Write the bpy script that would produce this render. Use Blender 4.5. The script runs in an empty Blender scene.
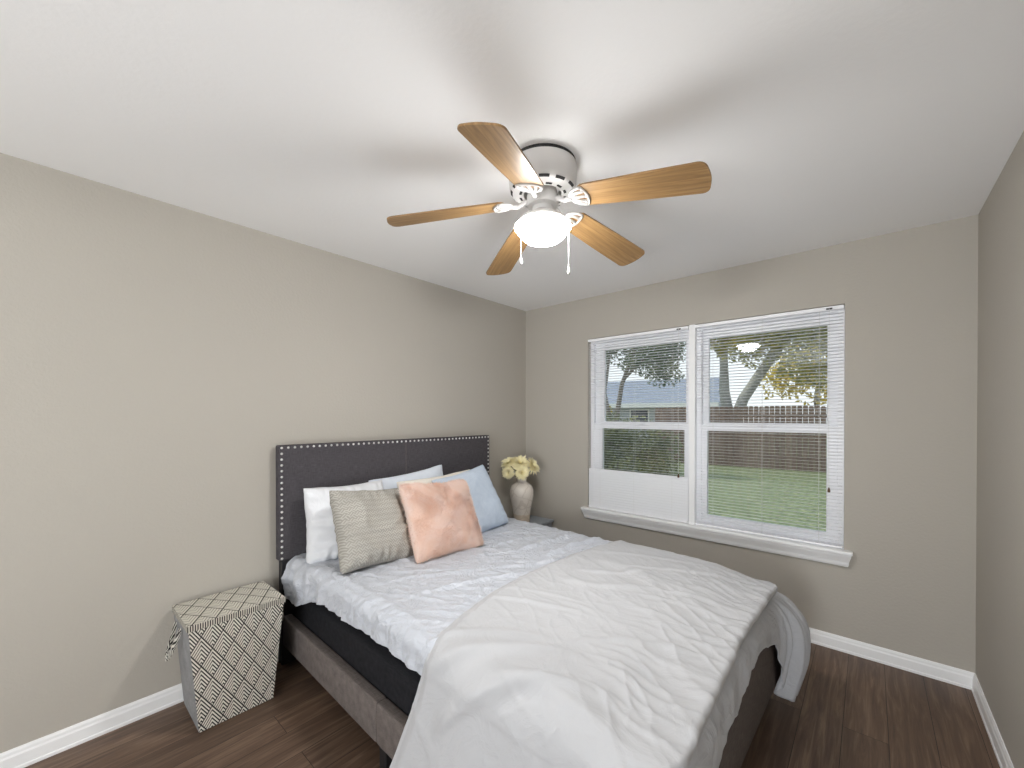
import bpy, bmesh, math, random
import numpy as np
from mathutils import Vector, Matrix, noise

random.seed(7)
SC = bpy.context.scene
COL = SC.collection
PI = math.pi

# ------------------------------------------------------------------ camera
W, H = 2.983, 2.44            # room width, ceiling height
YF = -7.0                    # wall behind the camera
cam_d = bpy.data.cameras.new('camera')
cam = bpy.data.objects.new('camera', cam_d)
COL.objects.link(cam)
cam.location = (2.5679, -3.1549, 1.4129)
cam.rotation_euler = (PI / 2 - 0.0056, 0, 0.71639)
cam_d.sensor_width = 36.0
cam_d.lens = 410.89 * 36.0 / 1024.0
cam_d.shift_y = (417.57 - 384.0) / 1024.0
cam_d.clip_start = 0.02
cam_d.clip_end = 300
SC.camera = cam

# ------------------------------------------------------------------ world, sun, exposure
SKY_STRENGTH = 1.2
FILL_W = 92.0
SIDE_W = 34.0
SUN_STRENGTH = 2.3
LAMP_STRENGTH = 140.0
RIM_STRENGTH = 32.0
SC.view_settings.view_transform = 'Standard'
SC.view_settings.look = 'None'
SC.view_settings.gamma = 1.0
SC.view_settings.use_curve_mapping = False
SC.view_settings.exposure = 0.12
SC.cycles.max_bounces = 14
SC.cycles.diffuse_bounces = 8
SC.cycles.transparent_max_bounces = 24
SC.cycles.sample_clamp_indirect = 8.0
SC.cycles.caustics_reflective = False
SC.cycles.caustics_refractive = False

world = bpy.data.worlds.new('sky')
SC.world = world
world.use_nodes = True
wn = world.node_tree.nodes
wl = world.node_tree.links
wn.clear()
w_out = wn.new('ShaderNodeOutputWorld')
w_bg = wn.new('ShaderNodeBackground')
w_tc = wn.new('ShaderNodeTexCoord')
w_sep = wn.new('ShaderNodeSeparateXYZ')
w_ramp = wn.new('ShaderNodeValToRGB')
wl.new(w_tc.outputs['Generated'], w_sep.inputs[0])
wl.new(w_sep.outputs['Z'], w_ramp.inputs[0])
w_ramp.color_ramp.elements[0].position = 0.0
w_ramp.color_ramp.elements[0].color = (0.95, 0.97, 1.0, 1)
w_ramp.color_ramp.elements[1].position = 0.7
w_ramp.color_ramp.elements[1].color = (0.62, 0.77, 1.0, 1)
wl.new(w_ramp.outputs[0], w_bg.inputs['Color'])
w_bg.inputs['Strength'].default_value = SKY_STRENGTH
wl.new(w_bg.outputs[0], w_out.inputs['Surface'])

sun_d = bpy.data.lights.new('sun', 'SUN')
sun = bpy.data.objects.new('sun', sun_d)
COL.objects.link(sun)
sun_d.energy = SUN_STRENGTH
sun_d.angle = 0.02
sun_d.color = (1.0, 0.93, 0.78)
sun.location = (-20, 6, 14)
sun.rotation_euler = Vector((0.80, 0.30, -0.52)).to_track_quat('-Z', 'Y').to_euler()   # low, from the left, never into the room


fill_d = bpy.data.lights.new('added_fill_rear', 'AREA')
fill = bpy.data.objects.new('added_fill_rear', fill_d)
COL.objects.link(fill)
fill_d.shape = 'RECTANGLE'
fill_d.size, fill_d.size_y = 0.88, 2.2
fill_d.energy = FILL_W
fill_d.color = (0.93, 0.965, 1.0)
fill.location = (W - 0.48, YF + 0.80, 1.00)          # added area light to lift the room; no opening is built here
fill.rotation_euler = Vector((0, 1, 1.0)).to_track_quat('-Z', 'Z').to_euler()

side_d = bpy.data.lights.new('added_fill_side', 'AREA')  # second added soft light from the right; no opening is modelled there
side_l = bpy.data.objects.new('added_fill_side', side_d)
COL.objects.link(side_l)
side_d.shape = 'RECTANGLE'
side_d.size, side_d.size_y = 1.6, 1.5
side_d.energy = SIDE_W
side_d.color = (0.96, 0.98, 1.0)
side_l.location = (W - 0.12, -4.7, 1.15)
side_l.rotation_euler = Vector((-1, 0.55, 0.35)).to_track_quat('-Z', 'Z').to_euler()

# ------------------------------------------------------------------ materials
class NT:
    """small node-tree writer"""
    def __init__(s, name):
        s.m = bpy.data.materials.new(name)
        s.m.use_nodes = True
        s.t = s.m.node_tree
        s.t.nodes.clear()
        s.out = s.t.nodes.new('ShaderNodeOutputMaterial')

    def n(s, typ, **kw):
        nd = s.t.nodes.new(typ)
        for k, v in kw.items():
            setattr(nd, k, v)
        return nd

    def put(s, sock, v):
        if v is None:
            return
        if hasattr(v, 'is_linked') or isinstance(v, bpy.types.NodeSocket):
            s.t.links.new(v, sock)
        else:
            if isinstance(v, (tuple, list)) and len(v) == 3 and sock.type == 'RGBA':
                v = (*v, 1.0)
            sock.default_value = v

    def math(s, op, a, b=None, c=None):
        nd = s.n('ShaderNodeMath', operation=op)
        s.put(nd.inputs[0], a)
        s.put(nd.inputs[1], b)
        s.put(nd.inputs[2], c)
        return nd.outputs[0]

    def coord(s, kind='Object', scale=(1, 1, 1), rot=(0, 0, 0), loc=(0, 0, 0)):
        tc = s.n('ShaderNodeTexCoord')
        mp = s.n('ShaderNodeMapping')
        s.t.links.new(tc.outputs[kind], mp.inputs[0])
        mp.inputs['Scale'].default_value = scale
        mp.inputs['Rotation'].default_value = rot
        mp.inputs['Location'].default_value = loc
        return mp.outputs[0]

    def xyz(s, v):
        nd = s.n('ShaderNodeSeparateXYZ')
        s.put(nd.inputs[0], v)
        return nd.outputs

    def noise(s, vec, scale=5, detail=4, rough=0.55, dist=0.0):
        nd = s.n('ShaderNodeTexNoise')
        s.put(nd.inputs['Vector'], vec)
        nd.inputs['Scale'].default_value = scale
        nd.inputs['Detail'].default_value = detail
        nd.inputs['Roughness'].default_value = rough
        nd.inputs['Distortion'].default_value = dist
        return nd.outputs['Fac']

    def ramp(s, fac, stops, interp='LINEAR'):
        nd = s.n('ShaderNodeValToRGB')
        cr = nd.color_ramp
        cr.interpolation = interp
        while len(cr.elements) < len(stops):
            cr.elements.new(0.5)
        for e, (p, c) in zip(cr.elements, stops):
            e.position = p
            e.color = (*c, 1) if len(c) == 3 else c
        s.put(nd.inputs[0], fac)
        return nd.outputs[0]

    def mix(s, fac, a, b, blend='MIX'):
        nd = s.n('ShaderNodeMix', data_type='RGBA', blend_type=blend)
        s.put(nd.inputs[0], fac)
        s.put(nd.inputs[6], a)
        s.put(nd.inputs[7], b)
        return nd.outputs[2]

    def bump(s, h, strength=0.3, dist=0.01, normal=None):
        nd = s.n('ShaderNodeBump')
        nd.inputs['Strength'].default_value = strength
        nd.inputs['Distance'].default_value = dist
        s.put(nd.inputs['Height'], h)
        s.put(nd.inputs['Normal'], normal)
        return nd.outputs[0]

    def bsdf(s, color, rough=0.5, metal=0.0, normal=None, spec=0.5, sheen=0.0, **kw):
        nd = s.n('ShaderNodeBsdfPrincipled')
        s.put(nd.inputs['Base Color'], color)
        s.put(nd.inputs['Roughness'], rough)
        s.put(nd.inputs['Metallic'], metal)
        s.put(nd.inputs['Specular IOR Level'], spec)
        s.put(nd.inputs['Sheen Weight'], sheen)
        s.put(nd.inputs['Normal'], normal)
        for k, v in kw.items():
            s.put(nd.inputs[k.replace('_', ' ')], v)
        s.t.links.new(nd.outputs[0], s.out.inputs['Surface'])
        return s.m


def hexc(r, g, b):
    f = lambda c: (c / 255 / 12.92) if c <= 10 else ((c / 255 + 0.055) / 1.055) ** 2.4
    return (f(r), f(g), f(b))


def plain(name, color, rough=0.5, metal=0.0, var=0.06, scale=8, bump=0.0, bscale=60, **kw):
    t = NT(name)
    v = t.coord()
    n = t.noise(v, scale, 3)
    c = t.mix(n, tuple(x * (1 - var) for x in color), tuple(min(1, x * (1 + var)) for x in color))
    nm = t.bump(t.noise(v, bscale, 3), bump, 0.004) if bump else None
    return t.bsdf(c, rough, metal, nm, **kw)


M = {}
M['wall'] = plain('wall_paint', hexc(182, 177, 168), 0.85, var=0.015, scale=2, bump=0.34, bscale=70, spec=0.25)
M['ceiling'] = plain('ceiling_paint', hexc(248, 248, 248), 0.9, var=0.012, scale=2, bump=0.16, bscale=55, spec=0.2)
M['trim'] = plain('white_trim_paint', hexc(242, 243, 244), 0.4, var=0.01)
M['vinyl'] = plain('white_vinyl', hexc(246, 247, 250), 0.35, var=0.01)
M['sash'] = M['vinyl']
M['fan_white'] = plain('white_enamel', hexc(206, 204, 202), 0.35, var=0.01)
M['gap_shade'] = plain('painted_gap_shade', (0.02, 0.02, 0.02), 0.8)  # near-black colour standing in for the shade inside gaps and slots
M['plastic_dark'] = plain('dark_plastic', (0.03, 0.028, 0.025), 0.5)
M['cord'] = plain('white_cord', hexc(225, 225, 222), 0.8)
M['tassel'] = plain('brown_wood_tassel', hexc(96, 66, 40), 0.5)
M['black_leg'] = plain('black_wood', (0.012, 0.012, 0.013), 0.5)
M['chrome'] = plain('nickel', (0.86, 0.86, 0.85), 0.35, 1.0, var=0.03)


def floor_mat():
    t = NT('dark_plank_floor')
    # planks run along y: swap axes for the brick texture
    v = t.coord('Object', rot=(0, 0, PI / 2))
    br = t.n('ShaderNodeTexBrick')
    t.put(br.inputs['Vector'], v)
    br.offset = 0.37
    br.inputs['Color1'].default_value = (0.0, 0.0, 0.0, 1)
    br.inputs['Color2'].default_value = (1, 1, 1, 1)
    br.inputs['Mortar'].default_value = (0.5, 0.5, 0.5, 1)
    br.inputs['Scale'].default_value = 1.0
    br.inputs['Mortar Size'].default_value = 0.0012
    br.inputs['Brick Width'].default_value = 1.22
    br.inputs['Row Height'].default_value = 0.155
    tone = t.xyz(br.outputs['Color'])[0]
    g = t.coord('Object', scale=(26, 1.6, 1))
    ofs = t.n('ShaderNodeVectorMath', operation='ADD')
    t.put(ofs.inputs[0], g)
    cmb = t.n('ShaderNodeCombineXYZ')
    t.put(cmb.inputs[2], t.math('MULTIPLY', tone, 40.0))
    t.put(ofs.inputs[1], cmb.outputs[0])
    grain = t.noise(ofs.outputs[0], 1.6, 7, 0.65, 0.8)
    fine = t.noise(t.coord('Object', scale=(120, 5, 1)), 2.0, 4, 0.6)
    blotch = t.noise(t.coord('Object', scale=(5, 1.4, 1)), 1.3, 3, 0.5, 0.4)
    c = t.ramp(grain, [(0.25, hexc(66, 51, 42)), (0.5, hexc(122, 98, 81)), (0.75, hexc(172, 146, 124))])
    c = t.mix(t.math('MULTIPLY', fine, 0.45), c, hexc(48, 38, 31))
    c = t.mix(t.math('MULTIPLY', blotch, 0.5), c, hexc(78, 61, 50))
    c = t.mix(t.math('MULTIPLY_ADD', tone, 0.5, -0.05), c, hexc(58, 45, 37))
    c = t.mix(br.outputs['Fac'], c, (0.012, 0.009, 0.008))
    hgt = t.math('SUBTRACT', t.math('MULTIPLY', grain, 0.4), br.outputs['Fac'])
    return t.bsdf(c, t.math('MULTIPLY_ADD', grain, 0.2, 0.36), normal=t.bump(hgt, 0.25, 0.002), spec=0.4)


def wood_blade():
    t = NT('oak_blade')
    v = t.coord('Object', scale=(3, 60, 20))
    g = t.noise(v, 1.0, 6, 0.6, 1.2)
    w = t.noise(t.coord('Object', scale=(1.2, 14, 4)), 1.5, 3, 0.5, 2.0)
    c = t.ramp(g, [(0.3, hexc(114, 86, 52)), (0.55, hexc(158, 124, 80)), (0.8, hexc(184, 150, 106))])
    c = t.mix(t.math('MULTIPLY', w, 0.5), c, hexc(130, 98, 60))
    return t.bsdf(c, 0.42, normal=t.bump(g, 0.08, 0.002))


def woven(name, dark, light, scale=420, rough=0.9, bump=0.5, contrast=0.5, sheen=0.0):
    """plain-weave cloth: crossed threads with slubs"""
    t = NT(name)
    v = t.coord('Object')
    x = t.noise(t.coord('Object', scale=(scale, scale * 0.08, scale)), 1.0, 2)
    y = t.noise(t.coord('Object', scale=(scale * 0.08, scale, scale * 0.08)), 1.0, 2)
    f = t.math('MULTIPLY_ADD', t.math('ADD', x, y), 0.5, 0.0)
    f2 = t.math('MULTIPLY_ADD', t.math('SUBTRACT', f, 0.5), contrast * 4, 0.5)
    c = t.mix(f2, dark, light)
    return t.bsdf(c, rough, normal=t.bump(f, bump, 0.002), spec=0.15, sheen=sheen)


def cotton(name, color, fold=0.35, wscale=9.0, rough=0.75, sheen=0.1, spec=0.25):
    """smooth cotton: tiny crumple relief on top of the mesh's own folds"""
    t = NT(name)
    v = t.coord('Object')
    a = t.noise(v, wscale, 4, 0.55, 1.2)
    rid = t.math('ABSOLUTE', t.math('SUBTRACT', a, 0.5))
    b = t.noise(v, wscale * 3.1, 3, 0.5, 0.6)
    h = t.math('ADD', t.math('MULTIPLY', t.math('POWER', rid, 0.7), -1.0), t.math('MULTIPLY', b, 0.18))
    return t.bsdf(color, rough, normal=t.bump(h, fold, 0.02), spec=spec, sheen=sheen)


def stripe_mat(name):
    """black-and-cream lattice of diamonds, each filled with chevron stripes"""
    t = NT(name)
    uv = t.xyz(t.coord('UV'))
    x = t.math('DIVIDE', uv[0], 0.082)
    z = t.math('DIVIDE', uv[1], 0.132)
    a = t.math('ADD', x, z)
    b = t.math('SUBTRACT', x, z)
    fa = t.math('FRACT', a)
    fb = t.math('FRACT', b)
    right = t.math('GREATER_THAN', t.math('ADD', fa, fb), 1.0)
    sa = t.math('FRACT', t.math('MULTIPLY', fa, 7.0))
    sb = t.math('FRACT', t.math('MULTIPLY', fb, 7.0))
    la = t.math('SUBTRACT', 1.0, t.math('COMPARE', sa, 0.5, 0.27))
    lb = t.math('SUBTRACT', 1.0, t.math('COMPARE', sb, 0.5, 0.31))
    st = t.math('ADD', t.math('MULTIPLY', right, la), t.math('MULTIPLY', t.math('SUBTRACT', 1.0, right), lb))
    ea = t.math('LESS_THAN', t.math('MINIMUM', fa, t.math('SUBTRACT', 1.0, fa)), 0.035)
    eb = t.math('LESS_THAN', t.math('MINIMUM', fb, t.math('SUBTRACT', 1.0, fb)), 0.035)
    k = t.math('MINIMUM', t.math('ADD', t.math('ADD', st, ea), eb), 1.0)
    w = t.noise(t.coord('Object'), 300, 2)
    c = t.mix(k, hexc(216, 213, 203), hexc(46, 44, 44))
    return t.bsdf(c, 0.85, normal=t.bump(w, 0.3, 0.001), spec=0.15)


def fret_mat():
    """grey-beige pillow cloth with a stepped key pattern in paler thread"""
    t = NT('key_pattern_cloth')
    uv = t.xyz(t.coord('UV'))
    r = math.sqrt(0.5)
    x = t.math('MULTIPLY', t.math('ADD', uv[0], uv[1]), r / 0.021)
    y = t.math('MULTIPLY', t.math('SUBTRACT', uv[0], uv[1]), r / 0.021)
    ix = t.math('FLOOR', x)
    iy = t.math('FLOOR', y)
    par = t.math('FLOORED_MODULO', t.math('ADD', ix, iy), 2.0)
    fx = t.math('FRACT', t.math('MULTIPLY', t.math('FRACT', x), 2.0))
    fy = t.math('FRACT', t.math('MULTIPLY', t.math('FRACT', y), 2.0))
    lx = t.math('GREATER_THAN', fx, 0.55)
    ly = t.math('GREATER_THAN', fy, 0.55)
    k = t.math('ADD', t.math('MULTIPLY', par, lx), t.math('MULTIPLY', t.math('SUBTRACT', 1.0, par), ly))
    fade = t.noise(t.coord('UV'), 9, 2)
    k = t.math('MULTIPLY', k, t.math('MULTIPLY_ADD', fade, 1.4, -0.15))
    w = t.noise(t.coord('Object'), 420, 2)
    c = t.mix(k, hexc(160, 157, 150), hexc(204, 200, 190))
    c = t.mix(t.math('MULTIPLY', w, 0.3), c, hexc(122, 120, 118))
    return t.bsdf(c, 0.9, normal=t.bump(w, 0.4, 0.002), spec=0.1)


def fur_mat():
    t = NT('pink_fur')
    a = t.noise(t.coord('Object', scale=(1, 1, 1)), 6.5, 4, 0.6, 1.0)
    b = t.noise(t.coord('Object', scale=(1, 1, 1)), 60, 3, 0.6)
    c = t.ramp(a, [(0.30, hexc(234, 204, 184)), (0.5, hexc(240, 220, 209)), (0.72, hexc(243, 229, 224))])
    c = t.mix(t.math('MULTIPLY', b, 0.4), c, hexc(234, 206, 190))
    return t.bsdf(c, 0.9, spec=0.1, sheen=0.35)


M['floor'] = floor_mat()
M['blade'] = wood_blade()
M['charcoal'] = woven('charcoal_linen', hexc(50, 47, 50), hexc(96, 93, 97), 330, contrast=0.45)
M['rail'] = woven('grey_linen', hexc(78, 71, 69), hexc(128, 120, 116), 330, contrast=0.45)
M['black_cloth'] = woven('black_cloth', hexc(16, 16, 18), hexc(46, 46, 50), 500, contrast=0.5)
M['sheet'] = cotton('white_sateen', hexc(192, 196, 204), 0.75, 8, 0.38, 0.1, 0.5)
M['duvet'] = cotton('white_cotton', hexc(184, 185, 188), 0.22, 9, 0.8)
M['topsheet'] = cotton('white_percale', hexc(188, 190, 195), 0.4, 5, 0.8)
M['pillow_white'] = cotton('white_pillow_cotton', hexc(226, 228, 232), 0.35, 9)
M['pillow_cream'] = cotton('cream_pillow_cotton', hexc(232, 227, 217), 0.35, 10)
M['pillow_paleblue'] = cotton('pale_blue_cotton', hexc(216, 223, 233), 0.3, 10)
M['pillow_blue'] = woven('blue_linen', hexc(174, 190, 209), hexc(210, 220, 232), 300, contrast=0.3, bump=0.3)
M['fret'] = fret_mat()
M['fur'] = fur_mat()
M['hamper'] = stripe_mat('hamper_cloth')
M['hamper_side'] = woven('grey_hamper_side', hexc(120, 120, 122), hexc(160, 160, 160), 200)
M['label'] = plain('white_care_label', hexc(230, 226, 216), 0.7)


# ------------------------------------------------------------------ mesh helpers
class MB:
    def __init__(s):
        s.b = bmesh.new()

    def box(s, lo, hi, bevel=0.0, mat=None):
        lo, hi = Vector(lo), Vector(hi)
        r = bmesh.ops.create_cube(s.b, size=1.0)
        vs = r['verts']
        for v in vs:
            v.co = Vector(((lo[i] + hi[i]) / 2 + v.co[i] * (hi[i] - lo[i]) for i in range(3)))
            if mat is not None:
                v.co = mat @ v.co
        if bevel > 0:
            es = list({e for v in vs for e in v.link_edges})
            bmesh.ops.bevel(s.b, geom=es, offset=bevel, segments=3, profile=0.5, affect='EDGES')
        return s

    def tube(s, pts, rad, seg=8, caps=True):
        pts = [Vector(p) for p in pts]
        rads = rad if isinstance(rad, (list, tuple)) else [rad] * len(pts)
        rings = []
        up = Vector((0, 0, 1))
        for i, p in enumerate(pts):
            d = (pts[min(i + 1, len(pts) - 1)] - pts[max(i - 1, 0)]).normalized()
            a = d.cross(up)
            if a.length < 1e-3:
                a = d.cross(Vector((1, 0, 0)))
            a.normalize()
            b = d.cross(a).normalized()
            rings.append([s.b.verts.new(p + (a * math.cos(2 * PI * k / seg) + b * math.sin(2 * PI * k / seg)) * rads[i]) for k in range(seg)])
        for r0, r1 in zip(rings, rings[1:]):
            for k in range(seg):
                s.b.faces.new((r0[k], r0[(k + 1) % seg], r1[(k + 1) % seg], r1[k]))
        if caps:
            s.b.faces.new(rings[0][::-1])
            s.b.faces.new(rings[-1])
        return s

    def lathe(s, prof, seg=48, mat=None, center=(0, 0, 0)):
        c = Vector(center)
        rings = []
        for (r, z) in prof:
            if r < 1e-5:
                rings.append([s.b.verts.new(c + Vector((0, 0, z)))])
            else:
                rings.append([s.b.verts.new(c + Vector((r * math.cos(2 * PI * k / seg), r * math.sin(2 * PI * k / seg), z))) for k in range(seg)])
        vs = [v for r in rings for v in r]
        for r0, r1 in zip(rings, rings[1:]):
            for k in range(seg):
                k2 = (k + 1) % seg
                a = [r0[k % len(r0)], r0[k2 % len(r0)], r1[k2 % len(r1)], r1[k % len(r1)]]
                f = []
                for v in a:
                    if v not in f:
                        f.append(v)
                if len(f) >= 3:
                    try:
                        s.b.faces.new(f)
                    except ValueError:
                        pass
        if mat is not None:
            for v in vs:
                v.co = mat @ v.co
        return s

    def grid(s, P, uv=None, flip=False):
        """P: array (n,m,3)"""
        n, m = len(P), len(P[0])
        vs = [[s.b.verts.new(P[i][j]) for j in range(m)] for i in range(n)]
        lay = s.b.loops.layers.uv.verify() if uv is not None else None
        for i in range(n - 1):
            for j in range(m - 1):
                idx = [(i, j), (i + 1, j), (i + 1, j + 1), (i, j + 1)]
                if flip:
                    idx = idx[::-1]
                f = s.b.faces.new([vs[a][b] for a, b in idx])
                if lay is not None:
                    for lp, (a, b) in zip(f.loops, idx):
                        lp[lay].uv = uv[a][b]
        return vs

    def prism(s, outline, z0, z1, mat=None):
        bot = [s.b.verts.new((x, y, z0)) for x, y in outline]
        top = [s.b.verts.new((x, y, z1)) for x, y in outline]
        n = len(outline)
        s.b.faces.new(bot[::-1])
        s.b.faces.new(top)
        for k in range(n):
            s.b.faces.new((bot[k], bot[(k + 1) % n], top[(k + 1) % n], top[k]))
        if mat is not None:
            for v in bot + top:
                v.co = mat @ v.co
        return s

    def build(s, name, mat, parent=None, smooth=False, recalc=True, auto=None):
        if recalc:
            bmesh.ops.recalc_face_normals(s.b, faces=s.b.faces[:])
        me = bpy.data.meshes.new(name)
        s.b.to_mesh(me)
        s.b.free()
        o = bpy.data.objects.new(name, me)
        COL.objects.link(o)
        for m in (mat if isinstance(mat, list) else [mat]):
            me.materials.append(m)
        if smooth:
            me.polygons.foreach_set('use_smooth', [True] * len(me.polygons))
            if auto is not None:
                me.set_sharp_from_angle(angle=math.radians(auto))
        if parent is not None:
            o.parent = parent
        return o


def tag(o, label=None, cat=None, group=None, kind=None):
    if label:
        o['label'] = label
    if cat:
        o['category'] = cat
    if group:
        o['group'] = group
    if kind:
        o['kind'] = kind
    return o


def thing(name, label, cat, loc=(0, 0, 0), rotz=0.0, group=None):
    o = bpy.data.objects.new(name, None)
    COL.objects.link(o)
    o.location = loc
    o.rotation_euler = (0, 0, rotz)
    o.empty_display_size = 0.1
    return tag(o, label, cat, group)


def copy_tree(o, parent=None):
    c = o.copy()
    COL.objects.link(c)
    if parent is not None:
        c.parent = parent
    for ch in o.children:
        copy_tree(ch, c)
    return c


def struct(o, label=None, cat=None):
    return tag(o, label, cat, None, 'structure')


def sm(a, b, x):
    t = min(1.0, max(0.0, (x - a) / (b - a)))
    return t * t * (3 - 2 * t)


def interp(x, xs, ys):
    return float(np.interp(x, xs, ys))


def nz(x, y, z=0.0):
    return noise.noise(Vector((x, y, z)))


def ridged(x, y, z=0.0):
    return 1.0 - 2.0 * abs(noise.noise(Vector((x, y, z))))


def crease(p, a, b, w, h, bend=0.0):
    """height of a soft ridge running from a to b (2-D), fading at its ends"""
    ax, ay = a
    dx, dy = b[0] - ax, b[1] - ay
    L2 = dx * dx + dy * dy
    t = ((p[0] - ax) * dx + (p[1] - ay) * dy) / L2
    if t < -0.15 or t > 1.15:
        return 0.0
    L = math.sqrt(L2)
    d = ((p[0] - ax) * -dy + (p[1] - ay) * dx) / L - bend * 4 * t * (1 - t)
    e = sm(-0.15, 0.15, t) * (1 - sm(0.8, 1.15, t))
    q = d / w
    return h * e * math.exp(-q * q * (1.8 if q < 0 else 0.7))


# ------------------------------------------------------------------ room shell
T = 0.14
mb = MB(); mb.box((-T, YF - T, -0.12), (W + T, T, 0.0))
struct(mb.build('floor', M['floor']), 'dark brown wood plank floor', 'floor')
mb = MB(); mb.box((-T, YF - T, H), (W + T, T, H + 0.12))
struct(mb.build('ceiling', M['ceiling']), 'plain off-white lightly textured ceiling', 'ceiling')
mb = MB(); mb.box((-T, YF - T, 0), (0, T, H))
struct(mb.build('wall_left', M['wall']), 'greige painted wall behind the headboard', 'wall')
mb = MB(); mb.box((W, YF - T, 0), (W + T, T, H))
struct(mb.build('wall_right', M['wall']), 'greige painted wall right of the window', 'wall')
mb = MB(); mb.box((0, YF - T, 0), (W, YF, H))
struct(mb.build('wall_front', M['wall']), 'greige painted wall behind the viewer', 'wall')
X0, X1, Z0, Z1 = 0.702, 2.454, 0.600, 2.080       # window opening
mb = MB()
mb.box((0, 0, 0), (X0, T, H)); mb.box((X1, 0, 0), (W, T, H))
mb.box((X0, 0, 0), (X1, T, Z0 - 0.03)); mb.box((X0, 0, Z1), (X1, T, H))
struct(mb.build('wall_back', M['wall']), 'greige painted wall with the double window', 'wall')


def baseboard(name, p, axis, length, label):
    """profiled skirting: p start, runs along axis ('x' or 'y'), sticks out into the room"""
    prof = [(0.0, 0.0), (0.016, 0.0), (0.016, 0.012), (0.013, 0.016), (0.012, 0.058), (0.009, 0.066), (0.008, 0.076), (0.004, 0.086), (0.0, 0.086)]
    m = MB()
    ends = []
    for k in (0, 1):
        ring = []
        for d, z in prof:
            if axis == 'x':
                q = (p[0] + k * length, p[1] - d, z)
            elif axis == 'y+':
                q = (p[0] + d, p[1] + k * length, z)
            else:
                q = (p[0] - d, p[1] + k * length, z)
            ring.append(m.b.verts.new(q))
        ends.append(ring)
    n = len(prof)
    for k in range(n):
        m.b.faces.new((ends[0][k], ends[0][(k + 1) % n], ends[1][(k + 1) % n], ends[1][k]))
    m.b.faces.new(ends[0]); m.b.faces.new(ends[1][::-1])
    return struct(m.build(name, M['trim']), label, 'baseboard')


baseboard('baseboard_left', (0, YF), 'y+', -YF, 'white baseboard along the headboard wall')
baseboard('baseboard_back', (0, 0), 'x', W, 'white baseboard under the window')
baseboard('baseboard_right', (W, YF), 'y-', -YF, 'white baseboard along the right wall')

# ------------------------------------------------------------------ windows
XM = 1.578                                        # mullion centre
mb = MB(); mb.box((XM - 0.022, 0.0, Z0), (XM + 0.022, T, Z1), 0.003)
struct(mb.build('trim_2', M['trim']), 'white mullion post between the two windows', 'trim')
mb = MB()
mb.box((X0 - 0.042, -0.052, Z0 - 0.012), (X1 + 0.042, -0.0, Z0 + 0.010), 0.006)
mb.box((X0, -0.001, Z0 - 0.03), (X1, T, Z0 + 0.004))
# moulded apron below the stool, returned at its ends
prof = [(0.0, -0.012), (0.044, -0.012), (0.043, -0.022), (0.034, -0.040), (0.026, -0.058), (0.022, -0.078), (0.016, -0.088), (0.0, -0.088)]
ends = []
for k in (0, 1):
    ring = []
    for d, z in prof:
        x = (X0 - 0.036 + 0.6 * (0.044 - d)) if k == 0 else (X1 + 0.036 - 0.6 * (0.044 - d))
        ring.append(mb.b.verts.new((x, -d, Z0 + z)))
    ends.append(ring)
for k in range(len(prof)):
    k2 = (k + 1) % len(prof)
    mb.b.faces.new((ends[0][k], ends[0][k2], ends[1][k2], ends[1][k]))
mb.b.faces.new(ends[0]); mb.b.faces.new(ends[1][::-1])
struct(mb.build('trim_1', M['trim']), 'white moulded window sill under both windows', 'trim')


def glass_mat():
    t = NT('window_glass')
    tr = t.n('ShaderNodeBsdfTransparent')
    tr.inputs[0].default_value = (0.94, 0.96, 0.95, 1)
    gl = t.n('ShaderNodeBsdfGlossy')
    gl.inputs['Roughness'].default_value = 0.01
    gl.inputs[0].default_value = (1, 1, 1, 1)
    fr = t.n('ShaderNodeFresnel')
    fr.inputs[0].default_value = 1.5
    mx = t.n('ShaderNodeMixShader')
    t.put(mx.inputs[0], fr.outputs[0])
    t.put(mx.inputs[1], tr.outputs[0])
    t.put(mx.inputs[2], gl.outputs[0])
    t.put(t.out.inputs[0], mx.outputs[0])
    return t.m


M['glass'] = glass_mat()


def ring_frame(m, x0, x1, z0, z1, y0, y1, wl_, wr, wb, wt, bev=0.003):
    m.box((x0, y0, z0), (x0 + wl_, y1, z1), bev)
    m.box((x1 - wr, y0, z0), (x1, y1, z1), bev)
    m.box((x0 + wl_ - 0.001, y0, z0), (x1 - wr + 0.001, y1, z0 + wb), bev)
    m.box((x0 + wl_ - 0.001, y0, z1 - wt), (x1 - wr + 0.001, y1, z1), bev)


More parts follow.
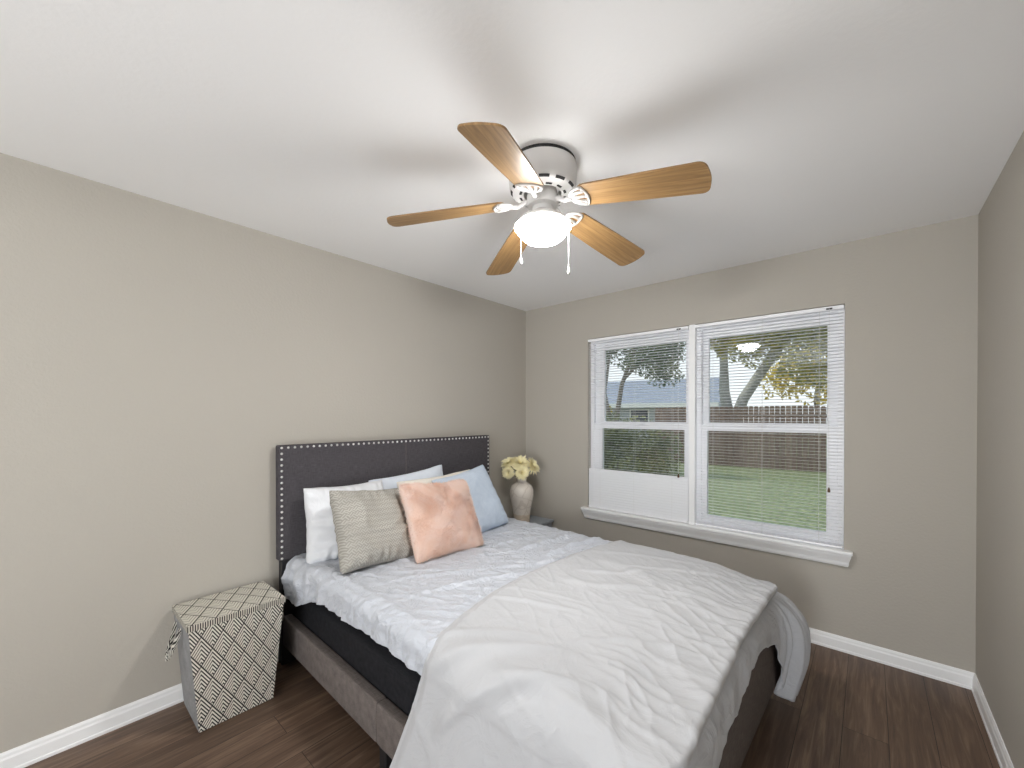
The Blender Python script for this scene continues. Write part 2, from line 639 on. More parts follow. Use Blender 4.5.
def window(name, x0, x1, gx0, gx1, label):
    """single-hung vinyl window: outer frame, fixed upper and inner lower sash"""
    root = thing(name, label, 'window', ((x0 + x1) / 2, 0.06, Z0))
    root['kind'] = 'structure'
    inv = Matrix.Translation(-Vector(root.location))

    def done(m, nm, mat, par=root, p_off=None):
        bmesh.ops.transform(m.b, matrix=inv, verts=m.b.verts[:])
        return m.build(nm, mat, par)
    zm = 1.338
    m = MB(); ring_frame(m, x0, x1, Z0, Z1, 0.045, 0.13, 0.032, 0.032, 0.036, 0.036)
    done(m, 'window_frame', M['vinyl'])
    m = MB(); ring_frame(m, x0 + 0.031, x1 - 0.031, zm - 0.028, Z1 - 0.034, 0.088, 0.118, gx0 - x0 - 0.031, x1 - 0.031 - gx1, 0.05, 2.044 - 1.974)
    up = done(m, 'upper_sash', M['sash'])
    m = MB(); m.box((gx0 - 0.004, 0.100, zm + 0.01), (gx1 + 0.004, 0.104, 1.982))
    done(m, 'pane', M['glass'], up)
    m = MB(); ring_frame(m, x0 + 0.031, x1 - 0.031, Z0 + 0.034, zm + 0.006, 0.052, 0.084, gx0 - x0 - 0.031, x1 - 0.031 - gx1, 0.05, 0.044)
    m.box(((gx0 + gx1) / 2 - 0.03, 0.040, zm - 0.004), ((gx0 + gx1) / 2 + 0.03, 0.054, zm + 0.008), 0.003)
    low = done(m, 'lower_sash', M['sash'])
    m = MB(); m.box((gx0 - 0.004, 0.066, Z0 + 0.08), (gx1 + 0.004, 0.070, zm - 0.03))
    done(m, 'pane', M['glass'], low)
    return root


window('window_1', X0 + 0.002, XM - 0.022, 0.818, 1.508, 'left single-hung window looking onto the hedge')
window('window_2', XM + 0.022, X1 - 0.002, 1.672, 2.366, 'right single-hung window looking onto the lawn')


def slat_mat():
    t = NT('white_blind_slat')
    d = t.n('ShaderNodeBsdfPrincipled')
    d.inputs['Base Color'].default_value = (*hexc(246, 247, 250), 1)
    d.inputs['Roughness'].default_value = 0.4
    tl = t.n('ShaderNodeBsdfTranslucent')
    tl.inputs[0].default_value = (0.85, 0.86, 0.88, 1)
    mx = t.n('ShaderNodeMixShader')
    mx.inputs[0].default_value = 0.22
    t.put(mx.inputs[1], d.outputs[0]); t.put(mx.inputs[2], tl.outputs[0])
    t.put(t.out.inputs[0], mx.outputs[0])
    return t.m


M['slat'] = slat_mat()


def blind(x0, x1, label, closed_below=None):
    root = thing('window_blind', label, 'blind', ((x0 + x1) / 2, 0.010, Z0 + 0.012), 0, 'mini blinds in the double window')
    cx = (x0 + x1) / 2
    hw = (x1 - x0) / 2
    zt = Z1 - Z0 - 0.012
    m = MB()
    m.box((-hw, -0.016, zt - 0.028), (hw, 0.013, zt - 0.006), 0.002)
    m.build('headrail', M['vinyl'], root)
    m = MB(); m.box((hw - 0.085, -0.0185, zt - 0.026), (hw - 0.055, -0.0155, zt - 0.016), 0.001)
    m.build('cord_lock', M['plastic_dark'], root)
    m = MB()
    pitch = 0.0205
    n = int((zt - 0.05) / pitch)
    for k in range(n):
        z = 0.022 + k * pitch
        ang = math.radians(-6)
        if closed_below is not None:
            ang += math.radians(76) * (1 - sm(closed_below - 0.012, closed_below + 0.006, z))
        P = []
        for xx in (-hw + 0.004, hw - 0.004):
            row = []
            for q in range(5):
                s_ = (q / 4 - 0.5) * 0.025
                crown = 0.0018 * (1 - (2 * s_ / 0.025) ** 2)
                y = s_ * math.cos(ang) - crown * math.sin(ang)
                zz = s_ * math.sin(ang) + crown * math.cos(ang)
                row.append((xx, y, z + zz))
            P.append(row)
        m.grid(P)
    m.build('slats', M['slat'], root, smooth=True, recalc=False)
    m = MB(); m.box((-hw + 0.003, -0.012, 0.0), (hw - 0.003, 0.012, 0.012), 0.003)
    m.build('bottom_rail', M['vinyl'], root)
    m = MB()
    for fx in (-0.72, 0.0, 0.72):
        for yy in (-0.0135, 0.0135):
            m.tube([(hw * fx, yy, 0.012), (hw * fx, yy, zt - 0.028)], 0.0006, 4)
    m.build('ladder_cord', M['cord'], root)
    m = MB(); m.tube([(hw - 0.07, -0.020, zt - 0.02), (hw - 0.07, -0.022, zt - 0.6), (hw - 0.068, -0.020, 0.36)], 0.0011, 6)
    lc = m.build('lift_cord', M['cord'], root)
    m = MB(); m.lathe([(0, 0), (0.006, 0.001), (0.0075, 0.008), (0.005, 0.022), (0.002, 0.03), (0, 0.03)], 12, center=(hw - 0.068, -0.020, 0.332))
    m.build('tassel', M['tassel'], lc, smooth=True)
    return root


blind(X0 + 0.004, XM - 0.024, 'white mini blind in left window, its lowest slats tilted shut', closed_below=0.335)
blind(XM + 0.024, X1 - 0.004, 'white mini blind in right window with every slat open')

# ------------------------------------------------------------------ ceiling fan
FC = (1.553, -1.798)
fan = thing('ceiling_fan', 'white ceiling fan with five oak blades and a lit glass bowl', 'ceiling fan', (FC[0], FC[1], H))
zf = lambda z: z - H
m = MB()
m.lathe([(0.0, -0.013), (0.132, -0.013), (0.138, -0.015), (0.139, -0.05), (0.136, zf(2.3440)), (0.130, zf(2.3280)), (0.122, zf(2.3210)), (0.080, zf(2.3130)), (0.076, zf(2.3160)), (0.076, zf(2.3460)), (0.0, zf(2.3460))], 64)
housing = m.build('motor_housing', M['fan_white'], fan, smooth=True, auto=40)
m = MB(); m.lathe([(0.0, 0.0), (0.134, 0.0), (0.134, -0.014), (0.0, -0.014)], 48)
m.build('ceiling_gap_shade', M['gap_shade'], housing)  # solid black disc painted in for the shadow between housing and ceiling
m = MB()
for k in range(12):
    a0 = 2 * PI * k / 12
    for (ra, za, rb, zb, sp, of) in ((0.1222, 2.3210, 0.1305, 2.3290, 0.065, 0.0), (0.086, 2.3140, 0.096, 2.3158, 0.055, 0.25)):
        P = []
        for rr, zz in ((ra, zf(za) - 0.0012), (rb, zf(zb) - 0.0012)):
            P.append([((rr + 0.0008) * math.cos(a0 + of + q * sp), (rr + 0.0008) * math.sin(a0 + of + q * sp), zz) for q in range(6)])
        m.grid(P)
m.build('vent_slots', M['gap_shade'], housing)  # flat strips on the closed housing; slot shade is put into their colour
m = MB()
m.lathe([(0.0, zf(2.3410)), (0.056, zf(2.3410)), (0.064, zf(2.3110)), (0.066, zf(2.2860)), (0.062, zf(2.2680)), (0.045, zf(2.2620)), (0.0, zf(2.2620))], 48)
m.build('rotor_hub', M['fan_white'], fan, smooth=True, auto=40)
m = MB()
m.lathe([(0.0, zf(2.2660)), (0.044, zf(2.2660)), (0.045, zf(2.2440)), (0.053, zf(2.2380)), (0.070, zf(2.2280)), (0.092, zf(2.2140)), (0.101, zf(2.2040)), (0.102, zf(2.1960)), (0.094, zf(2.1940)), (0.0, zf(2.1940))], 64)
m.build('light_fitter', M['fan_white'], fan, smooth=True, auto=40)


def lamp_mat(name, strength):
    t = NT(name)
    e = t.n('ShaderNodeEmission')
    e.inputs[0].default_value = (1.0, 0.99, 0.975, 1)
    e.inputs[1].default_value = strength
    t.put(t.out.inputs[0], e.outputs[0])
    return t.m


m = MB()
m.lathe([(0.1155, zf(2.1800)), (0.108, zf(2.1740)), (0.102, zf(2.1640)), (0.091, zf(2.1480)), (0.073, zf(2.1330)), (0.049, zf(2.1240)), (0.024, zf(2.1200)), (0.0, zf(2.1190))], 64)
bowl = m.build('glass_bowl', lamp_mat('lit_opal_glass', LAMP_STRENGTH), fan, smooth=True)
m = MB()
m.lathe([(0.090, zf(2.1935)), (0.098, zf(2.1935)), (0.110, zf(2.1890)), (0.1155, zf(2.1840)), (0.1155, zf(2.1800))], 64)
lip = m.build('glass_rim', lamp_mat('lit_clear_rim', RIM_STRENGTH), bowl, smooth=True)
tag(bowl, 'glowing white opal glass bowl')


def blade_parts(phi):
    R = Matrix.Rotation(phi, 4, 'Z')
    droop = math.atan2(0.073, 0.46)
    # blade, built flat along +X, pitched about its own axis and drooping to the tip
    r0, r1 = 0.155, 0.628
    out = []
    w0, w1 = 0.058, 0.073
    cr = 0.030
    L = r1 - r0
    pts = [(0.012, -w0 + 0.012), (0.0, -w0 + 0.03), (0.0, w0 - 0.03), (0.012, w0 - 0.012), (0.03, w0)]
    pts += [(L * 0.5, w0 + (w1 - w0) * 0.62), (L - cr, w1)]
    for k in range(1, 6):
        a = PI / 2 * (1 - k / 6)
        pts.append((L - cr + cr * math.cos(a), w1 - cr + cr * math.sin(a)))
    for yy in (0.66, 0.33, 0, -0.33, -0.66):
        pts.append((L + 0.006 * (1 - yy * yy), (w1 - cr) * yy))
    for k in range(1, 6):
        a = -PI / 2 * (k / 6)
        pts.append((L - cr + cr * math.cos(a), -w1 + cr + cr * math.sin(a)))
    pts += [(L - cr, -w1), (L * 0.5, -w0 - (w1 - w0) * 0.62), (0.03, -w0)]
    pts = pts[::-1]
    P = Matrix.Translation((r0, 0, zf(2.268))) @ Matrix.Rotation(droop, 4, 'Y') @ Matrix.Rotation(math.radians(-12), 4, 'X')
    m = MB()
    m.prism(pts, -0.003, 0.003)
    bl = m.build('blade', M['blade'], fan)
    bl.matrix_local = R @ P
    # blade iron: arm, forked leaf plate with openings
    m = MB()
    m.tube([(0.05 - r0, 0, 0.004), (0.075 - r0, 0, 0.0), (0.10 - r0, 0, -0.012), (-0.022, 0, -0.006)], [0.013, 0.010, 0.009, 0.010], 10)
    ringp = []
    for k in range(17):
        a = -PI * 0.5 + PI * k / 16
        ringp.append((0.030 - 0.058 * math.cos(a), 0.048 * math.sin(a), -0.0055))
    m.tube(ringp, 0.0058, 8)
    for yy, xx in ((-0.028, 0.034), (0.0, 0.046), (0.028, 0.034)):
        m.tube([(-0.022, yy * 0.3, -0.0055), (0.0, yy * 0.8, -0.0055), (xx, yy, -0.0055)], [0.0075, 0.006, 0.007], 8)
        m.lathe([(0, -0.0125), (0.005, -0.012), (0.007, -0.009), (0.007, -0.003)], 12, center=(xx - 0.004, yy, 0))
    arc = []
    for k in range(13):
        a = -1 + 2 * k / 12
        arc.append((0.030 + 0.014 * (1 - a * a), 0.048 * a, -0.0055))
    m.tube(arc, 0.005, 8)
    ir = m.build('blade_iron', M['fan_white'], fan, smooth=True)
    ir.matrix_local = R @ P


BLADE_DEG = (-69.5, 8.0, 79.0, 150.5, 223.0)
for k in range(5):
    blade_parts(math.radians(BLADE_DEG[k]))


def chain(ax, ay, x, y, z0, z1, nm):
    m = MB()
    n = int((z0 - z1) / 0.006)
    m.tube([(ax, ay, zf(z0) + 0.012), ((ax + x) / 2, (ay + y) / 2, zf(z0) + 0.008), (x, y, zf(z0)), (x, y, zf(z1) + 0.02)], 0.0011, 6)
    for k in range(n):
        m.lathe([(0, 0.0019), (0.0016, 0.001), (0.0019, 0), (0.0016, -0.001), (0, -0.0019)], 8, center=(x, y, zf(z0 - k * 0.006)))
    c = m.build('pull_chain', M['fan_white'], fan, smooth=True)
    m = MB()
    m.lathe([(0, 0.024), (0.002, 0.022), (0.0035, 0.014), (0.0068, 0.002), (0.0068, -0.002), (0.004, -0.008), (0, -0.010)], 16, center=(x, y, zf(z1)))
    m.build('pull_knob', M['fan_white'], c, smooth=True)


# ------------------------------------------------------------------ bed (local frame: u along the bed, v across)
TH = math.radians(-1.6)
BO = (0.100, -1.465, 0.0)
bed = thing('upholstered_bed', 'charcoal upholstered bed frame with a nail-studded headboard', 'bed', BO, TH)
VR = 0.80
m = MB()
m.box((-0.058, -0.815, 0.592), (0.0, 0.828, 1.243), 0.008)
hb = m.build('headboard', M['charcoal'], bed, smooth=True, auto=50)
m = MB()
m.box((-0.0005, 0.0035, 0.60), (0.0012, 0.0065, 1.236))
m.build('seam', M['rail'], hb)
m = MB()
nails = []
for k in range(47):
    nails.append((-0.80 + k * (1.61 / 46), 1.229))
for k in range(1, 20):
    nails.append((-0.80, 1.229 - k * 0.0328))
    nails.append((0.81, 1.229 - k * 0.0328))
m.lathe([(0.0076, -0.001), (0.0070, 0.0018), (0.0048, 0.0042), (0.0, 0.0052)], 10, mat=Matrix.Rotation(PI / 2, 4, 'Y'))
n0 = m.build('nailhead', M['chrome'], hb, smooth=True)
tag(n0, 'round silver nailhead')
for k, (v, z) in enumerate(nails):
    q = n0 if k == 0 else n0.copy()
    if k:
        COL.objects.link(q); q.parent = hb
    q.location = (0.0, v, z)
for v0 in (-0.80, 0.735):
    m = MB(); m.box((-0.055, v0, 0.0), (-0.005, v0 + 0.075, 0.60), 0.004)
    m.build('leg', M['black_leg'], bed)
for side in (-1, 1):
    for (u0, u1) in ((0.0, 1.030), (1.0325, 2.115)):
        m = MB(); m.box((u0, side * VR - (0.05 if side > 0 else 0), 0.12), (u1, side * VR + (0.05 if side < 0 else 0), 0.283), 0.009)
        m.build('side_rail', M['rail'], bed, smooth=True, auto=50)
m = MB(); m.box((2.065, -VR, 0.12), (2.118, VR, 0.445), 0.011)
m.build('footboard', M['rail'], bed, smooth=True, auto=50)
for (u, v) in ((1.045, -VR + 0.006), (1.045, VR - 0.056), (2.02, -VR + 0.01), (2.02, VR - 0.06)):
    m = MB(); m.box((u, v, 0), (u + 0.05, v + 0.05, 0.125), 0.004)
    m.build('leg', M['black_leg'], bed)
m = MB()
m.box((0.02, -0.74, 0.17), (2.06, 0.74, 0.192))
for k in range(10):
    m.box((0.06 + k * 0.21, -0.75, 0.192), (0.13 + k * 0.21, 0.75, 0.205))
m.build('slat_base', M['black_leg'], bed)

m = MB(); m.box((0.006, -0.748, 0.206), (2.062, 0.748, 0.425), 0.028)
bs = m.build('box_spring', M['black_cloth'], None, smooth=True, auto=50)
bs.location = BO; bs.rotation_euler = (0, 0, TH)
tag(bs, 'black cloth box spring between the side rail and the white sheet', 'box spring')
m = MB(); m.box((0.012, -0.715, 0.428), (2.03, 0.715, 0.578), 0.06)
mt = m.build('mattress', M['pillow_white'], None, smooth=True, auto=50)
mt.location = BO; mt.rotation_euler = (0, 0, TH)
tag(mt, 'white mattress wrapped in the sheet on the black box spring', 'mattress')


# ---- fitted sheet
def sheet():
    nu, nv = 290, 300
    u0, u1 = 0.006, 2.045
    flat, rad = 0.712, 0.050
    arc = rad * PI / 2
    zt = 0.602
    P = []
    hemx = [0.0, 0.12, 0.20, 0.33, 0.46, 0.60, 0.75, 0.97, 1.19, 1.31, 1.5, 2.1]
    hemz = [0.395, 0.385, 0.40, 0.455, 0.490, 0.495, 0.492, 0.505, 0.505, 0.50, 0.49, 0.47]
    for i in range(nu):
        u = u0 + (u1 - u0) * i / (nu - 1)
        row = []
        ku = sm(1.36, 1.52, u)                   # tucked flat where the duvet lies on it
        flat = 0.712 - 0.035 * ku
        zt = 0.602 - 0.010 * ku - 0.050 * sm(1.75, 2.045, u)
        zh = interp(u, hemx, hemz) + 0.008 * nz(u * 9, 3.1)
        for j in range(nv):
            q = 2 * j / (nv - 1) - 1
            side = -1 if q < 0 else 1
            a = abs(q)
            drop = (zt - rad) - (zh if side < 0 else 0.47)
            tot = flat + arc + drop
            s = a * tot
            if s < flat:
                v, z, nv_, nz_ = s, zt, 0.0, 1.0
            elif s < flat + arc:
                th = (s - flat) / rad
                v, z = flat + rad * math.sin(th), zt - rad + rad * math.cos(th)
                nv_, nz_ = math.sin(th), math.cos(th)
            else:
                v, z, nv_, nz_ = flat + rad, zt - rad - (s - flat - arc), 1.0, 0.0
            vv = v * side
            # folds of the top
            ox, oy = u, s * side
            d = 0.0
            d += 0.0045 * nz(ox * 2.2, oy * 2.2, 1.0)
            d += 0.0038 * max(0, ridged((ox * 0.75 + oy * 0.66) * 4 + 0.5 * nz(ox * 5, oy * 5, 40.0), (-ox * 0.66 + oy * 0.75) * 19, 41.0)) ** 5
            d += 0.0030 * max(0, ridged(ox * 10 + 0.7 * nz(ox * 7, oy * 7, 42.0), oy * 13, 43.0)) ** 6
            wx = ox * 0.80 + oy * 0.60
            wy = -ox * 0.60 + oy * 0.80
            d += 0.0062 * max(0, ridged(wx * 2.1 + 0.5 * nz(ox * 3, oy * 3, 5), wy * 9.0, 2.0)) ** 2
            d += 0.0034 * max(0, ridged(ox * 9 + nz(oy * 5, ox * 4, 7), oy * 9, 4.0)) ** 3
            # long creases on the top, in (u, v)
            p = (ox, oy)
            for cr in SHEET_CREASES:
                d += crease(p, *cr)
            d *= 1 - 0.8 * ku
            # hanging side: vertical folds widening to the hem
            hang = sm(flat + 0.02, flat + arc + 0.06, s)
            if hang > 0:
                f = 0.013 * (0.6 * math.sin(u * 47 + 3.0 * nz(u * 5, 1.7)) + nz(u * 21, s * 4, 3.3)) * hang
                f += 0.016 * max(0, ridged(u * 6 - s * 6, s * 7 + u * 3, 8.0)) * hang * (1.0 - 0.6 * sm(0.3, 0.8, u))
                f += 0.028 * (1 - sm(0.05, 0.32, u)) * hang * (0.3 + abs(nz(u * 10, s * 9, 1.2)))
                d += (abs(f) * 0.9 + 0.003) * (1 - 0.9 * ku)
                d += 0.004 * hang * sm(0.0, 1.0, (s - flat - arc) / max(0.05, drop))
            row.append((u, vv + nv_ * d * side, z + nz_ * d))
        P.append(row)
    m = MB(); m.grid(P)
    o = m.build('bed_sheet', M['sheet'], None, smooth=True)
    o.location = BO; o.rotation_euler = (0, 0, TH)
    return tag(o, 'rumpled white satin fitted sheet on the mattress under the pillows', 'bed sheet')


SHEET_CREASES = [
    ((0.70, -0.62), (1.22, 0.30), 0.022, 0.010, 0.02), ((0.62, -0.50), (1.05, 0.10), 0.014, 0.007, -0.02),
    ((0.95, -0.60), (1.20, 0.05), 0.018, 0.012, 0.03), ((0.90, 0.20), (0.98, 0.72), 0.030, 0.018, 0.02),
    ((1.06, 0.24), (1.12, 0.74), 0.024, 0.020, 0.01), ((1.16, 0.10), (1.22, 0.70), 0.02, 0.014, 0.02),
    ((0.70, 0.15), (0.86, 0.60), 0.012, 0.006, 0.03), ((0.75, -0.05), (0.95, 0.40), 0.012, 0.006, -0.02),
    ((0.45, -0.70), (0.75, -0.50), 0.016, 0.006, 0.02), ((0.80, -0.68), (1.1, -0.52), 0.016, 0.007, 0.01),
    ((0.25, -0.69), (1.28, -0.70), 0.022, 0.008, 0.0),
]
sheet()


# ---- duvet, folded back over the lower half of the bed
def duvet():
    ns, nt = 300, 360
    flat, rad = 0.690, 0.105
    arc = rad * PI / 2
    zt = 0.634
    dl, dr = 0.40, 0.26
    uf = 2.030                # start of the foot roll
    fr = 0.018                # roll radius
    roll = fr * PI
    tuck = 0.05
    P = []
    tmin, tmax = -(flat + arc + dl), flat + arc + dr
    for i in range(ns):
        row = []
        for j in range(nt):
            t = tmin + (tmax - tmin) * j / (nt - 1)
            side = -1 if t < 0 else 1
            s = abs(t)
            # head edge as a function of where across the bed we are
            hd = interp(t, [tmin, -1.05, -0.95, -0.80, -0.70, -0.45, -0.10, 0.30, 0.70, 0.95, tmax],
                        [1.24, 1.29, 1.32, 1.335, 1.30, 1.235, 1.185, 1.195, 1.225, 1.30, 1.32]) + 0.006 * nz(t * 7, 2.2)
            ufl = uf + interp(t, [-0.75, 0.0, 0.75], [0.135, 0.085, 0.085]) + 0.004 * nz(t * 9, 0.3)
            ret = 0.10 * sm(flat - 0.06, flat + 0.18, s)
            ufl -= ret
            Ltot = (ufl - hd) + roll + tuck
            l = Ltot * i / (ns - 1)
            # along profile -> u, zoff
            if l < ufl - hd:
                u, zo, nu_, nw = hd + l, 0.0, 0.0, 1.0
            elif l < ufl - hd + roll:
                a = (l - (ufl - hd)) / fr
                u, zo = ufl + fr * math.sin(a), -fr + fr * math.cos(a)
                nu_, nw = math.sin(a), math.cos(a)
            else:
                u, zo = ufl - (l - (ufl - hd) - roll), -2 * fr
                nu_, nw = 0.0, -1.0
            # across profile
            if s < flat:
                v, z, av, az = s, zt, 0.0, 1.0
            elif s < flat + arc:
                th = (s - flat) / rad
                v, z = flat + rad * math.sin(th), zt - rad + rad * math.cos(th)
                av, az = math.sin(th), math.cos(th)
            else:
                ds = s - flat - arc
                out = 0.20 if side < 0 else 0.05
                v, z = flat + rad + out * ds, zt - rad - ds * 0.985
                av, az = 1.0, 0.1
            # crown over the middle
            crown = 0.014 * (1 - (min(s, flat) / flat) ** 2) - 0.022 * sm(0.35, 0.75, t) * sm(1.7, 2.1, u + ret) - 0.018 * sm(1.86, 2.08, u + ret)
            head_thin = 0.022 * (1 - sm(0.0, 0.06, l))
            d = crown - head_thin
            ox, oy = u, t
            d += 0.010 * nz(ox * 2.0, oy * 2.0, 3.0) + 0.004 * nz(ox * 5, oy * 4, 6)
            # gathers running away from the foot edge
            gat = sm(1.62, 1.98, u) * (1 - 0.7 * sm(flat - 0.1, flat + 0.05, s))
            if gat > 0:
                wv = oy + 0.05 * nz(ox * 5, oy * 4, 1) - 0.10 * (u - 1.8)
                d += 0.0075 * gat * max(0, ridged(ox * 1.8, wv * 15, 2.0)) ** 1.5
                d += 0.005 * gat * nz(ox * 8, wv * 34, 4.0)
            # diffuse drawn folds
            wx = ox * 0.90 - oy * 0.43
            wy = ox * 0.43 + oy * 0.90
            d += 0.0045 * max(0, ridged(wx * 1.5, wy * 5.2 + 0.4 * nz(ox * 3, oy * 3), 9.0)) ** 2
            msk = 0.35 + 0.65 * sm(-0.15, 0.35, nz(ox * 2.3, oy * 2.3, 21.0))
            d += 0.0042 * msk * max(0, ridged(wx * 2.6 + 0.5 * nz(ox * 4, oy * 4, 30.0), wy * 15, 15.0)) ** 5
            d += 0.0026 * msk * max(0, ridged(ox * 7 + 0.6 * nz(ox * 5, oy * 5, 31.0), oy * 11, 17.0)) ** 6
            d += 0.0060 * gat * max(0, ridged(ox * 3.0 + 0.4 * nz(ox * 6, oy * 6, 3.0), wy * 13 + ox * 3, 19.0)) ** 4
            for cr in DUVET_CREASES:
                d += crease((ox, oy), *cr)
            # hanging left side swings in soft folds
            hang = sm(flat + 0.03, flat + arc + 0.10, s)
            if hang > 0:
                hang *= 1 - sm(1.70, 2.02, u + ret)
                d += 0.022 * hang * (1.0 if side < 0 else 0.15) + 0.022 * hang * nz(ox * 5.5 + 1.2 * (s - flat), s * 1.6, 3.7) + 0.012 * hang * math.sin(ox * 22 + s * 5)
            nx_ = nu_
            row.append((u + nu_ * d * 0.35, side * (v + av * (zo + d)), z + az * (zo + d)))
        P.append(row)
    m = MB(); m.grid(P)
    o = m.build('duvet', M['duvet'], None, smooth=True)
    md = o.modifiers.new('thick', 'SOLIDIFY'); md.thickness = 0.012; md.offset = -1
    o.location = BO; o.rotation_euler = (0, 0, TH)
    return tag(o, 'big white duvet folded back over the foot half of the bed', 'duvet')


DUVET_CREASES = [
    ((1.30, -0.40), (1.62, -0.28), 0.014, 0.010, 0.01), ((1.28, -0.30), (1.60, -0.20), 0.010, 0.006, 0.02),
    ((1.40, -0.82), (1.80, -0.52), 0.035, 0.020, 0.03), ((1.48, -0.95), (1.95, -0.62), 0.030, 0.022, 0.04),
    ((1.34, -0.72), (1.66, -0.50), 0.025, 0.012, 0.02), ((1.40, -0.05), (1.72, 0.10), 0.03, 0.010, -0.03),
    ((1.42, 0.10), (1.66, 0.34), 0.02, 0.008, -0.03), ((1.55, 0.30), (1.98, 0.52), 0.016, 0.009, 0.03),
    ((1.30, 0.40), (1.80, 0.60), 0.02, 0.006, 0.03), ((1.6, -0.75), (2.0, -0.70), 0.03, 0.014, 0.02),
    ((1.38, 0.30), (1.75, 0.16), 0.05, 0.012, 0.03), ((1.75, -0.45), (2.02, -0.25), 0.02, 0.01, 0.02),
]
duvet()


# ---- top sheet hanging over the footboard, bunched at the far corner
def topsheet():
    # perimeter stations: (top u, top v) -> (hem u, hem v, hem z)
    st = [  # foot from near corner to far corner, then round it
        ((2.085, -0.74), (2.165, -0.80, 0.30)), ((2.085, -0.50), (2.155, -0.52, 0.36)), ((2.085, -0.33), (2.150, -0.34, 0.385)),
        ((2.085, -0.20), (2.146, -0.20, 0.425)), ((2.085, -0.08), (2.142, -0.07, 0.42)), ((2.085, 0.03), (2.142, 0.03, 0.455)),
        ((2.085, 0.14), (2.142, 0.14, 0.470)), ((2.085, 0.25), (2.140, 0.27, 0.472)), ((2.085, 0.38), (2.138, 0.42, 0.42)),
        ((2.085, 0.48), (2.142, 0.54, 0.375)), ((2.085, 0.57), (2.150, 0.62, 0.24)), ((2.085, 0.64), (2.172, 0.665, 0.09)),
        ((2.085, 0.69), (2.205, 0.73, 0.055)), ((2.080, 0.715), (2.205, 0.78, 0.085)), ((2.070, 0.735), (2.185, 0.84, 0.15)),
        ((2.045, 0.742), (2.13, 0.875, 0.22)), ((2.00, 0.745), (2.05, 0.88, 0.28)), ((1.92, 0.745), (1.95, 0.86, 0.32)),
        ((1.75, 0.745), (1.76, 0.84, 0.36)),
    ]
    K = len(st)
    xs = list(range(K))
    np_, nt = 220, 64
    P = []
    A = np.array([[*a, *b] for a, b in st])

    def station(x):
        # smooth (Catmull-like) interpolation of stations
        i = min(K - 2, int(x)); f = x - i
        p0, p1, p2, p3 = A[max(0, i - 1)], A[i], A[i + 1], A[min(K - 1, i + 2)]
        return 0.5 * ((2 * p1) + (p2 - p0) * f + (2 * p0 - 5 * p1 + 4 * p2 - p3) * f * f + (3 * p1 - p0 - 3 * p2 + p3) * f ** 3)
    for i in range(np_):
        x = (K - 1) * i / (np_ - 1)
        tu, tv, hu, hv, hz = station(x)
        nrm = Vector((hu - tu, hv - tv)); nrm.normalize()
        z0_ = 0.582 - 0.030 * sm(7.0, 10.5, x)
        corner = sm(9.0, 11.5, x) * (1 - sm(15.0, 17.0, x))
        row = []
        for j in range(nt):
            q = j / (nt - 1)
            if q < 0.16:                     # tongue under the duvet
                f = q / 0.16
                u = tu - (1 - f) * 0.10 * nrm.x - 0.0
                v = tv - (1 - f) * 0.10 * nrm.y
                z = z0_
                nb = 0.0
            else:
                f = (q - 0.16) / 0.84
                e = 1 - (1 - f) ** 2.4       # bulge over the mattress edge, then hang
                u = tu + (hu - tu) * e
                v = tv + (hv - tv) * e
                z = z0_ + (hz - z0_) * (0.55 * f + 0.45 * f ** 1.9)
                nb = f
            if corner > 0 and q >= 0.16:
                k_ = 1 - 0.26 * corner * f
                bl_ = 0.062 * corner * math.sin(PI * f ** 0.85)
                u = tu + (u - tu) * k_ + nrm.x * bl_
                v = tv + (v - tv) * k_ + nrm.y * bl_
            fold = 0.010 * nz(x * 1.3, f * 2 if q >= .16 else 0, 2.0) * nb + 0.004 * nz(x * 4, nb * 6, 5.0) * nb
            fold += corner * nb * (0.026 * math.sin(x * 4.4 + 1.0) + 0.017 * math.sin(x * 9.5 + nb * 2.0 + 0.6 * math.sin(nb * 5)))
            # crease of the knot where the hem swings up into the bunched corner
            row.append((u + nrm.x * fold, v + nrm.y * fold, z + 0.006 * nz(x * 2.5, nb * 4, 8.0) * nb))
        P.append(row)
    m = MB(); m.grid(P)
    o = m.build('top_sheet', M['topsheet'], None, smooth=True)
    md = o.modifiers.new('thick', 'SOLIDIFY'); md.thickness = 0.005; md.offset = -1
    o.location = BO; o.rotation_euler = (0, 0, TH)
    return tag(o, 'white top sheet hanging over the footboard, bunched at the far corner', 'bed sheet')


topsheet()


